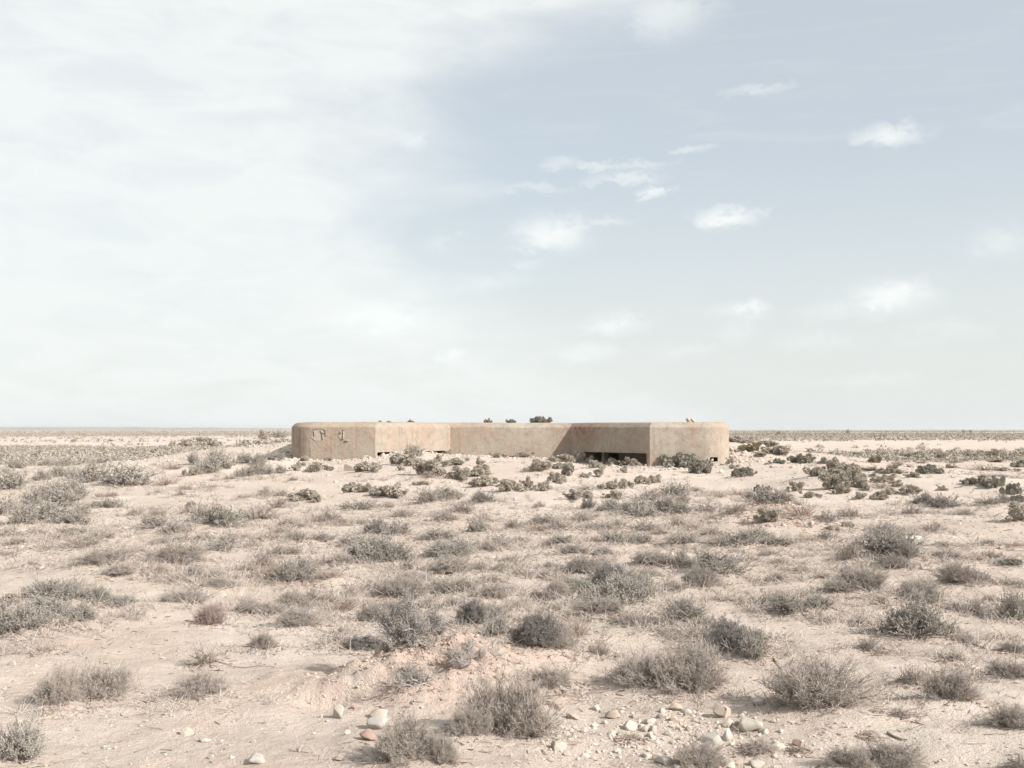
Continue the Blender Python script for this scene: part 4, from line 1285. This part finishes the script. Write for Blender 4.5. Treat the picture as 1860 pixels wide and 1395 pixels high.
def smesh(mat, k):
    if (mat, k) not in SM:
        SM[(mat, k)] = stone_mesh('stone_' + mat, 900 + 13 * k + len(mat), M[mat], 3, .16 + .03 * (k % 3), .3 if mat in ('stone_tan', 'stone_red') else 0)
    return SM[(mat, k)]
STONES = [('stone', 335, 1336, 24, 17, 'lone white rounded stone on bare sand in the left foreground'), ('stone', 21, 1213, 18, 10, None), ('stone', 214, 1223, 17, 6, None),
 ('stone', 116, 1323, 13, 7, None), ('stone', 142, 1322, 11, 6, None), ('stone', 370, 1354, 22, 9, None), ('stone', 383, 1381, 13, 9, None), ('stone', 191, 1362, 11, 7, None),
 ('stone', 614, 1305, 22, 27, 'pointed white stone standing up on sand below the dug bank'), ('stone', 583, 1301, 7, 10, None),
 ('stone_grey', 683, 1331, 42, 25, 'large pale rounded stone half sunk in sand near the red rock'), ('stone', 630, 1339, 12, 10, None), ('stone_grey', 462, 1388, 30, 18, 'pale stone with a dark left side at the bottom edge'),
 ('stone', 460, 1352, 10, 8, None), ('stone_red', 668, 1353, 34, 22, 'rust-red rock beside the bottom-edge twig bush'), ('stone_tan', 687, 1302, 36, 17, 'pinkish crumbling clod below the dug bank'),
 ('stone_tan', 615, 1383, 20, 11, None), ('stone_red', 642, 1285, 10, 9, None), ('stone', 1143, 1323, 27, 18, None), ('stone_tan', 1113, 1301, 30, 14, None), ('stone', 1083, 1285, 20, 10, None),
 ('stone', 1014, 1364, 30, 17, 'pale stone lying right of the biggest foreground bush'), ('stone_tan', 1040, 1304, 26, 11, None), ('stone_tan', 1229, 1293, 24, 16, 'smooth orange-tan stone at the back of the scattered stones'), ('stone', 1247, 1298, 20, 15, None),
 ('stone_tan', 1316, 1302, 35, 26, 'rough tan pitted block at the back right of the scattered stones'), ('stone', 1321, 1319, 23, 15, None),
 ('stone', 1367, 1325, 42, 24, 'largest smooth cream boulder right of the scattered stones'), ('stone_grey', 1379, 1283, 26, 15, 'bluish white stone in the shadow of the wind-shaped dome bush'),
 ('stone_grey', 1296, 1345, 40, 22, 'large flat grey-white stone in the scattered stones'), ('stone_grey', 1320, 1340, 20, 25, 'upright grey stone leaning beside the large flat stone'), ('stone', 1330, 1350, 14, 10, None),
 ('stone', 1171, 1325, 15, 13, None), ('stone', 1187, 1326, 15, 14, None), ('stone', 1182, 1341, 18, 14, None), ('stone_tan', 1224, 1313, 18, 12, None), ('stone', 1202, 1306, 20, 11, None),
 ('stone', 1203, 1297, 13, 9, None), ('stone_grey', 1388, 1331, 18, 11, None), ('stone', 1347, 1304, 12, 10, None), ('stone', 1251, 1324, 13, 11, None), ('stone', 1214, 1331, 14, 9, None),
 ('stone', 1222, 1345, 14, 8, None), ('stone_tan', 1300, 1368, 18, 10, None), ('stone', 1198, 1386, 24, 13, None), ('stone', 1209, 1396, 34, 14, None), ('stone', 1325, 1394, 25, 12, None),
 ('stone_tan', 1340, 1387, 16, 10, None), ('stone', 1375, 1389, 27, 15, None), ('stone', 1357, 1394, 13, 10, None), ('stone_red', 1452, 1360, 20, 16, 'small rust-red pyramid stone right of the scattered stones'),
 ('stone', 1361, 1331, 10, 8, None), ('stone', 1379, 1335, 9, 7, None), ('stone', 1290, 1375, 22, 11, None), ('stone_tan', 1258, 1357, 20, 10, None), ('stone', 1181, 1311, 22, 9, None),
 ('stone_tan', 1235, 1325, 15, 8, None), ('stone', 1282, 1351, 11, 8, None), ('stone', 1164, 1344, 12, 8, None), ('stone', 1236, 1338, 12, 8, None), ('stone', 1268, 1336, 13, 9, None),
 ('stone', 1276, 1312, 11, 8, None), ('stone_tan', 1262, 1308, 10, 7, None), ('stone', 1128, 1336, 14, 9, None), ('stone', 1098, 1312, 12, 8, None), ('stone', 1060, 1330, 14, 8, None),
 ('stone', 1042, 1345, 12, 8, None), ('stone', 1122, 1362, 14, 8, None), ('stone', 1030, 1372, 14, 9, None), ('stone_tan', 1000, 1384, 14, 8, None), ('stone', 1155, 1302, 14, 8, None),
 ('stone', 1240, 1372, 16, 9, None), ('stone', 1170, 1372, 12, 8, None), ('stone', 1405, 1312, 10, 7, None), ('stone', 1305, 1322, 10, 8, None), ('stone', 1340, 1316, 10, 8, None),
 ('stone', 610, 1089, 13, 11, 'round white stone among grey bushes left of centre'), ('stone', 401, 1086, 22, 6, None), ('stone', 246, 1091, 16, 9, None), ('stone', 48, 1034, 9, 6, None), ('stone', 72, 1034, 12, 7, None),
 ('stone', 884, 1066, 10, 8, None), ('stone', 937, 909, 9, 7, None), ('stone', 983, 978, 7, 7, None), ('stone', 1310, 860, 9, 8, None), ('stone', 1290, 952, 9, 7, None), ('stone', 1710, 933, 8, 6, None),
 ('stone', 1382, 893, 10, 7, None), ('stone', 1397, 891, 10, 7, None), ('stone', 1412, 893, 11, 8, None), ('stone', 1420, 898, 10, 7, None), ('stone', 1372, 896, 9, 6, None), ('stone', 1437, 896, 9, 6, None),
 ('stone', 1404, 899, 9, 6, None), ('stone', 1430, 892, 7, 5, None), ('stone_tan', 1331, 826, 9, 8, None), ('stone_tan', 1336, 832, 8, 6, None), ('stone_tan', 1329, 820, 7, 6, None), ('stone_red', 1335, 822, 6, 5, None),
 ('stone', 1386, 815, 10, 9, None), ('stone', 1381, 806, 9, 7, None), ('stone_red', 1655, 849, 14, 6, None), ('stone', 852, 879, 11, 5, None), ('stone', 1475, 957, 12, 9, None), ('stone_red', 1704, 952, 12, 6, None),
 ('stone', 1820, 1000, 9, 6, None), ('stone', 1384, 839, 10, 6, None), ('stone', 1680, 1034, 14, 7, None), ('stone', 655, 855, 8, 5, None), ('stone', 1200, 851, 6, 4, None)]
sitems = []
for (mat, px, py, w, hgt, lab) in STONES:
    word = {'stone': 'pale stone', 'stone_tan': 'tan stone', 'stone_red': 'reddish stone', 'stone_grey': 'grey-white stone'}[mat]
    sitems.append((px, py, ('tiny ' if w < 10 else 'small ' if w < 15 else 'mid-sized ' if w < 24 else 'large ') + word))
base_marks = list(marks)
marks = base_marks + [(s[1], s[2], {335: 'the lone white stone', 614: 'the pointed stone', 683: 'the half-sunk stone', 668: 'the rust-red rock', 1316: 'the tan pitted block',
                                    1367: 'the largest cream boulder', 1296: 'the large flat stone', 1229: 'the orange-tan stone', 1014: 'the pale stone by the bush', 1379: 'the bluish stone'}[s[1]])
                      for s in STONES if s[5] and s[1] in (614, 683, 668, 1316, 1367, 1296, 1229, 1014, 1379)]
slabels = make_labels(sitems)
for i, (mat, px, py, w, hgt, lab) in enumerate(STONES):
    g = ground_at(px, py)
    x, y = g
    ww, hh = .98 * w / F * y, hgt / F * y
    o = link('stone', smesh(mat, rnd.randrange(5)))
    y += .3 * ww
    z = float(full_height(np.array([x]), np.array([y]))[0])
    if px == 614:
        o.data = smesh('stone', 7)
    o.location = (x, y, z + .26 * hh)
    o.scale = (ww * 1.08, ww * rnd.uniform(.75, 1.1), hh * 1.2)
    o.rotation_euler = (rnd.uniform(-.2, .2), rnd.uniform(-.25, .25), rnd.uniform(-.6, .6))
    tag(o, lab or slabels[i], 'stone', 'loose stones')
# stones on the roof and in the loophole
for (px, w, hpx, Y, lab) in ((1250, 9, 9, 42.0, 'left stone of the pair lying on the bunker roof at right'), (1258, 10, 8, 42.0, 'right stone of the pair lying on the bunker roof at right')):
    o = link('stone', smesh('stone_tan', 1 + (px % 3)))
    o.location = (px_at(px, Y), Y, ZT + .4 * hpx / F * Y)
    o.scale = (w / F * Y, w / F * Y, hpx / F * Y * 1.1)
    tag(o, lab, 'stone', 'stones on the roof')
o = link('stone', smesh('white', 2))
o.location = (px_at(1293.5, 40.2), 40.22, .585 + .065)
o.scale = (.12, .12, .135)
tag(o, 'pale stone wedged in the small loophole of the bunker', 'stone')

# tilted concrete slab before the left wing
g = ground_at(634, 856)
x, y = g
z = float(full_height(np.array([x]), np.array([y]))[0])
bm = bmesh.new()
s_ = 1 / F * y
prof = [(-11, -2), (12, -2), (12, 2.5), (3, 8.5), (-8, 13), (-11, 11.5)]
fv = [bm.verts.new((a * s_, 0, b_ * s_)) for a, b_ in prof]
bv = [bm.verts.new((a * s_ + .10, .16, b_ * s_ * .9)) for a, b_ in prof]
bm.faces.new(fv)
bm.faces.new(bv[::-1])
for i in range(len(prof)):
    j = (i + 1) % len(prof)
    bm.faces.new((fv[j], fv[i], bv[i], bv[j]))
bmesh.ops.recalc_face_normals(bm, faces=bm.faces[:])
bmesh.ops.bevel(bm, geom=bm.edges[:], offset=.008, segments=2, affect='EDGES')
me = bpy.data.meshes.new('concrete_slab')
bm.to_mesh(me)
bm.free()
me.materials.append(M['concrete'])
o = link('concrete_slab', me)
o.location = (x, y, z)
o.rotation_euler = (math.radians(-12), 0, math.radians(-14))
tag(o, 'tilted broken concrete slab on the sand before the left wing', 'slab')

# white tube lying on the sand at right
g = ground_at(1658, 979)
x, y = g
z = float(full_height(np.array([x]), np.array([y]))[0])
Lt, rt = 29 / F * y, 4.4 / F * y
root = link('white_tube', None)
root.location = (x, y, z + rt * .8)
root.rotation_euler = (0, math.radians(1.5), math.radians(6))
def lathe_x(profile, k=24):
    V_ = np.array([[(a, r_ * math.cos(t), r_ * math.sin(t)) for t in np.linspace(0, 2 * math.pi, k, endpoint=False)] for a, r_ in profile]).reshape(-1, 3)
    Q_ = []
    for i in range(len(profile) - 1):
        for j in range(k):
            j2 = (j + 1) % k
            Q_.append((i * k + j, i * k + j2, (i + 1) * k + j2, (i + 1) * k + j))
    return V_, np.array(Q_)
v_, q_ = lathe_x([(-Lt * .47, 0.001), (-Lt * .47, rt * .80), (-Lt * .46, rt * .92), (-Lt * .2, rt * .95), (0, rt * .93), (Lt * .2, rt * .95), (Lt * .46, rt * .92), (Lt * .47, rt * .80), (Lt * .47, .001)])
link('body', mesh_np('body', v_, [q_], [M['white']], smooth=True), root)
for sgn in (-1, 1):
    v_, q_ = lathe_x([(sgn * Lt * .44, rt * .9), (sgn * Lt * .44, rt * 1.03), (sgn * Lt * .49, rt * 1.03), (sgn * Lt * .50, rt * .97), (sgn * Lt * .50, rt * .7), (sgn * Lt * .475, rt * .68)])
    link('rim', mesh_np('rim', v_, [q_], [M['white']], smooth=True), root)
tag(root, 'white tube lying on the sand at right', 'tube')

# ------------------------------------------------------------------ loose material nobody could count
def scatter(name, xs, ys, size, sub, mat, label, cat, squash=.7, seed=1, sink=.25):
    rng = np.random.default_rng(seed)
    n = len(xs)
    iv, it = ico_mesh(sub)
    zs = full_height(xs, ys)
    var = []
    for k in range(12):
        d = 1 + .22 * np.sin(iv @ unit(rng.normal(size=3)) * 2.3 + k) + .12 * np.sin(iv @ unit(rng.normal(size=3)) * 4 + 2 * k) + .08 * rng.normal(size=len(iv))
        var.append(iv * d[:, None])
    var = np.array(var)[rng.integers(0, 12, n)]
    sc = np.stack([size * rng.uniform(.8, 1.3, n), size * rng.uniform(.8, 1.3, n), size * squash * rng.uniform(.7, 1.2, n)], -1)
    v_ = var * sc[:, None]
    a = rng.uniform(0, 6.28, n)
    ca, sa = np.cos(a)[:, None], np.sin(a)[:, None]
    v_ = np.stack([v_[..., 0] * ca - v_[..., 1] * sa, v_[..., 0] * sa + v_[..., 1] * ca, v_[..., 2]], -1)
    v_ += np.stack([xs, ys, zs + size * squash * (1 - 2 * sink) * .6], -1)[:, None]
    t_ = it[None] + (np.arange(n) * len(iv))[:, None, None]
    o = link(name, mesh_np(name, v_.reshape(-1, 3), [t_.reshape(-1, 3)], [mat], smooth=False))
    tag(o, label, cat, kind='stuff')
    return o

def wedge(rng, n, y0, y1, amax=30):
    y = np.sqrt(rng.uniform(y0 ** 2, y1 ** 2, n))
    a = np.radians(rng.uniform(-amax, amax, n))
    return y * np.tan(a), y
rng = RNG
M['grit'] = stone_mat('sandy_grit', (.400, .335, .285), (.520, .460, .400))
# pebbles of the stone scatter
n = 1500
xs = px_at(1200, 6.4) + rng.normal(size=n) * .46
ys = 6.42 + rng.normal(size=n) * .34
scatter('gravel', xs, ys, rng.gamma(1.3, .0034, n) + .002, 2, M['grit'], 'small pale pebbles between the scattered foreground stones', 'gravel', .7, 3, .48)
xs, ys = wedge(rng, 26000, 5.0, 15)
k = fbm(xs / .9, ys / .9, 83, 3) + rng.uniform(-.6, .6, len(xs)) > .0
xs, ys = xs[k], ys[k]
scatter('gravel', xs, ys, rng.gamma(1.2, .0024, len(xs)) + .002, 1, M['grit'], 'fine pale grit strewn over the near sand', 'gravel', .6, 4)
xs, ys = wedge(rng, 5200, 15, 44)
dk = plan_depth(xs, ys) < -.1
xs, ys = xs[dk], ys[dk]
scatter('gravel', xs, ys, rng.gamma(1.6, .009, len(xs)) + .006, 1, M['grit'], 'pale pebbles strewn over the slope before the bunker', 'gravel', .6, 5)
# pebbly side ridges
xs = np.concatenate([rng.uniform(-17, -8.6, 1500), rng.uniform(8.6, 17, 1700)])
ys = rng.uniform(36, 49, len(xs))
scatter('gravel', xs, ys, rng.gamma(1.6, .013, len(xs)) + .010, 1, M['grit'], 'rubble pebbles on the shoulders of the bunker mound', 'gravel', .6, 6)
# rubble along the foot of the walls
xs = rng.uniform(-9.2, 9.6, 9000)
ys = rng.uniform(36.5, 44, 9000)
dd = plan_depth(xs, ys)
k = (dd < -.05) & (dd > -2.6) & (rng.uniform(0, 1, 9000) < np.exp(dd * .9))
xs, ys = xs[k], ys[k]
scatter('rubble', xs, ys, rng.gamma(1.5, .016, len(xs)) + .012, 1, M['grit'], 'broken soil and rubble banked along the bunker walls', 'rubble', .7, 9)
# crumbled pink clods
n = 2600
xs = px_at(760, 8) + rng.normal(size=n) * .42
ys = 7.9 + rng.normal(size=n) * .30
mm, nt, b = mat_base('pink_clod', .95)
nt.links.new(nmix(nt, nrange(nt, nnoise(nt, 3.0, 4, .6, nmap(nt)), .35, .65), (.395, .292, .240), (.455, .362, .305)), b.inputs['Base Color'])
M['clod'] = mm
scatter('soil_clods', xs, ys, rng.gamma(1.0, .0034, n) + .0015, 1, mm, 'crumbled pinkish soil clods on the dug bank', 'soil', .8, 7, .5)
n = 700
xs = MOUNDS[0][0] + rng.normal(size=n) * .65
ys = MOUNDS[0][1] - .3 + rng.normal(size=n) * .55
scatter('soil_clods', xs, ys, rng.gamma(1.6, .008, n) + .006, 1, mm, 'crumbled soil on the pink sand mound', 'soil', .7, 8)

# dry twigs and litter lying on the ground
def litter(name, xs, ys, ln, rad, mat, label, seed, tilt=.12):
    rg = np.random.default_rng(seed)
    n = len(xs)
    zs = full_height(xs, ys)
    a = rg.uniform(0, 6.28, n)
    d = np.stack([np.cos(a), np.sin(a), rg.normal(size=n) * tilt], -1) * ln[:, None]
    p0 = np.stack([xs, ys, zs + rad + .002], -1)
    s = np.linspace(-.5, .5, 3)[None, :, None]
    Pm = p0[:, None] + d[:, None] * s + rg.normal(size=(n, 3, 3)) * ln[:, None, None] * .05 * np.array([1, 1, .3])
    v_, q_ = tubes(Pm, np.repeat(rad[:, None], 3, 1))
    tag(link(name, mesh_np(name, v_, [q_], [mat])), label, 'litter', kind='stuff')
bx_, by_, bl = [], [], []
for (kind, px, py, x, y, ww, hh) in placed:
    if y < 24:
        k = int(26 + 90 * min(ww, .8))
        rr_ = ww * .5 * np.sqrt(rng.uniform(.1, 2.2, k))
        a = rng.uniform(0, 6.28, k)
        bx_.append(x + rr_ * np.cos(a)); by_.append(y + rr_ * np.sin(a)); bl.append(np.full(k, ww))
bx_, by_, bl = map(np.concatenate, (bx_, by_, bl))
litter('dry_litter', bx_, by_, rng.uniform(.02, .09, len(bx_)), rng.uniform(.0012, .003, len(bx_)) * (1 + by_ / 14), M['brown'], 'fallen brown twigs around the shrub feet', 21)
xs, ys = wedge(rng, 9500, 5.0, 26)
litter('dry_litter', xs, ys, rng.gamma(1.5, .018, len(xs)) + .008, rng.uniform(.001, .0026, len(xs)) * (1 + ys / 14), M['twig_dark'], 'thin dark twigs strewn over the sand', 22)
# the longer sticks one can pick out
def stick(pxs, r, mat, label):
    pts = []
    for (a, b_) in pxs:
        gx, gy = ground_at(a, b_)
        pts.append((gx, gy, float(full_height(np.array([gx]), np.array([gy]))[0]) + r))
    pts = np.array(pts)
    base = pts[0].copy()
    Pm = (pts - base)[None]
    v_, q_ = tubes(Pm, np.linspace(r, r * .45, len(pts))[None], 5)
    o = link('stick', mesh_np('stick', v_, [q_], [mat], smooth=True))
    o.location = base
    tag(o, label, 'stick', 'fallen sticks')
stick([(350, 1216), (362, 1210), (378, 1206), (400, 1206), (421, 1208)], .008, M['red'], 'reddish bent stick running under the fallen branch')
stick([(424, 1209), (445, 1211), (470, 1210), (500, 1212)], .004, M['twig_dark'], 'thin straight twig on sand right of the fallen branch')
stick([(1612, 1336), (1622, 1341), (1636, 1345), (1648, 1347)], .009, M['twig_dark'], 'dark short stick on sand below the leaning right bush')
stick([(1404, 1199), (1412, 1207), (1422, 1216)], .006, M['twig_dark'], 'thin dark stick on sand right of the dark twig bush')
stick([(762, 1214), (778, 1207), (795, 1199), (812, 1190)], .009, M['twig'], 'grey stick slanting across the hollow of the dug bank')
stick([(830, 1276), (845, 1272), (860, 1266), (868, 1260)], .008, M['twig_dark'], 'dark root end sticking out of sand left of the biggest bush')
stick([(745, 1240), (775, 1248), (805, 1252), (835, 1248)], .006, M['dead'], 'long bleached stick lying on the near face of the dug bank')

# tiny dry sprigs dotted over the sand
xs, ys = wedge(rng, 3200, 5.2, 46)
dk = fbm(xs / 2.2, ys / 2.2, 87, 2) + rng.uniform(-.5, .5, len(xs)) > 0
xs, ys = xs[dk], ys[dk]
ax_, ay_ = [], []
for (kind, px, py, x, y, ww, hh) in placed:
    if 7.0 < y < 34 and kind in ('twig', 'silver', 'brown', 'dark'):
        k = int(13 + 20 * min(ww, 1.2))
        rr_ = ww * rng.uniform(.42, 1.15, k)
        a = rng.uniform(0, 6.28, k)
        ax_.append(x + 1.3 * rr_ * np.cos(a)); ay_.append(y + rr_ * np.sin(a))
xs, ys = np.concatenate([xs] + ax_), np.concatenate([ys] + ay_)
dk = plan_depth(xs, ys) < -.2
xs, ys = xs[dk], ys[dk]
n = len(xs)
per = 9
zs = full_height(xs, ys)
hgt = np.minimum((rng.gamma(3.0, .027, n) + .02) * np.interp(ys, [6.5, 12], [.5, 1.0]), .17)
d = rng.normal(size=(n, per, 3)) * np.array([.75, .75, .2]) + np.array([0, 0, .7])
d *= (hgt[:, None] * rng.uniform(.6, 1.2, (n, per)))[..., None]
p0 = np.stack([xs, ys, zs - .004], -1)[:, None] + rng.normal(size=(n, per, 3)) * np.array([.03, .03, 0])
Pm = np.stack([p0, p0 + d], 2).reshape(-1, 2, 3)
rad = np.repeat(.0014 * (1 + ys / 11), per)[:, None] * np.array([1, .5])
v_, q_ = tubes(Pm, rad)
tag(link('dry_sprigs', mesh_np('dry_sprigs', v_, [q_], [M['twig_tip']])), 'tiny dry sprigs dotted over the sand between the bushes', 'ground cover', kind='stuff')

# scrub of the plain behind the bunker
def far_scrub(name, y0, y1, dens, ntri, size, label, mat, seed):
    rg = np.random.default_rng(seed)
    amax = math.radians(33)
    n = int(dens * amax * (y1 ** 2 - y0 ** 2))
    r = np.sqrt(rg.uniform(y0 ** 2, y1 ** 2, n))
    a = rg.uniform(-amax, amax, n)
    x, y = r * np.sin(a), r * np.cos(a)
    keep = rg.uniform(0, 1, n) < far_cover(x, y) * (0.70 + 0.45 * sstep(-.35, .35, fbm(x / 9., y / 9., 97, 2)))
    x, y = x[keep], y[keep]
    n = len(x)
    z = height(x, y, False)
    w = rg.uniform(.55, 1.25, n) * size
    hh = w * rg.uniform(.32, .52, n)
    c = rg.normal(size=(n, ntri, 3))
    c = c / np.linalg.norm(c, axis=2, keepdims=True) * rg.uniform(.45, 1, (n, ntri, 1))
    c[..., 2] = np.abs(c[..., 2])
    c = c * np.stack([w * .5, w * .5, hh], -1)[:, None] + np.stack([x, y, z], -1)[:, None]
    ts = (w * (.95 / math.sqrt(ntri)))[:, None, None, None]
    tri = c[:, :, None] + rg.normal(size=(n, ntri, 3, 3)) * ts * np.array([.55, .55, .55])
    v_ = tri.reshape(-1, 3)
    f_ = np.arange(len(v_)).reshape(-1, 3)
    tag(link(name, mesh_np(name, v_, [f_], [mat])), label, 'scrub', kind='stuff')
far_scrub('plain_scrub', 50, 112, 2.3, 76, .76, 'belt of grey scrub on the plain beyond the bunker mound', M['scrub'], 31)
far_scrub('plain_scrub', 112, 620, .30, 16, .86, 'far scrub on the plain beyond the pale bare strip', M['scrub'], 32)
far_scrub('plain_scrub', 620, 1500, .012, 12, 1.7, 'farthest scrub below the skyline', M['scrub'], 33)

# ------------------------------------------------------------------ the air: a thin even haze over the plain
bm = bmesh.new()
bmesh.ops.create_cube(bm, size=1)
for q in bm.verts:
    q.co = Vector((q.co.x * 14400, q.co.y * 14400, -7.0 if q.co.z < 0 else 17.5))
me = bpy.data.meshes.new('haze')
bm.to_mesh(me)
bm.free()
mm = bpy.data.materials.new('haze')
mm.use_nodes = True
nt = mm.node_tree
nt.nodes.clear()
pv_ = nt.nodes.new('ShaderNodeVolumePrincipled')
pv_.inputs['Color'].default_value = (.97, .985, 1.0, 1)
pv_.inputs['Density'].default_value = .00010
pv_.inputs['Anisotropy'].default_value = .3
ov = nt.nodes.new('ShaderNodeOutputMaterial')
nt.links.new(pv_.outputs[0], ov.inputs['Volume'])
me.materials.append(mm)
tag(link('haze', me), 'thin pale haze over the far plain', 'haze', kind='stuff')
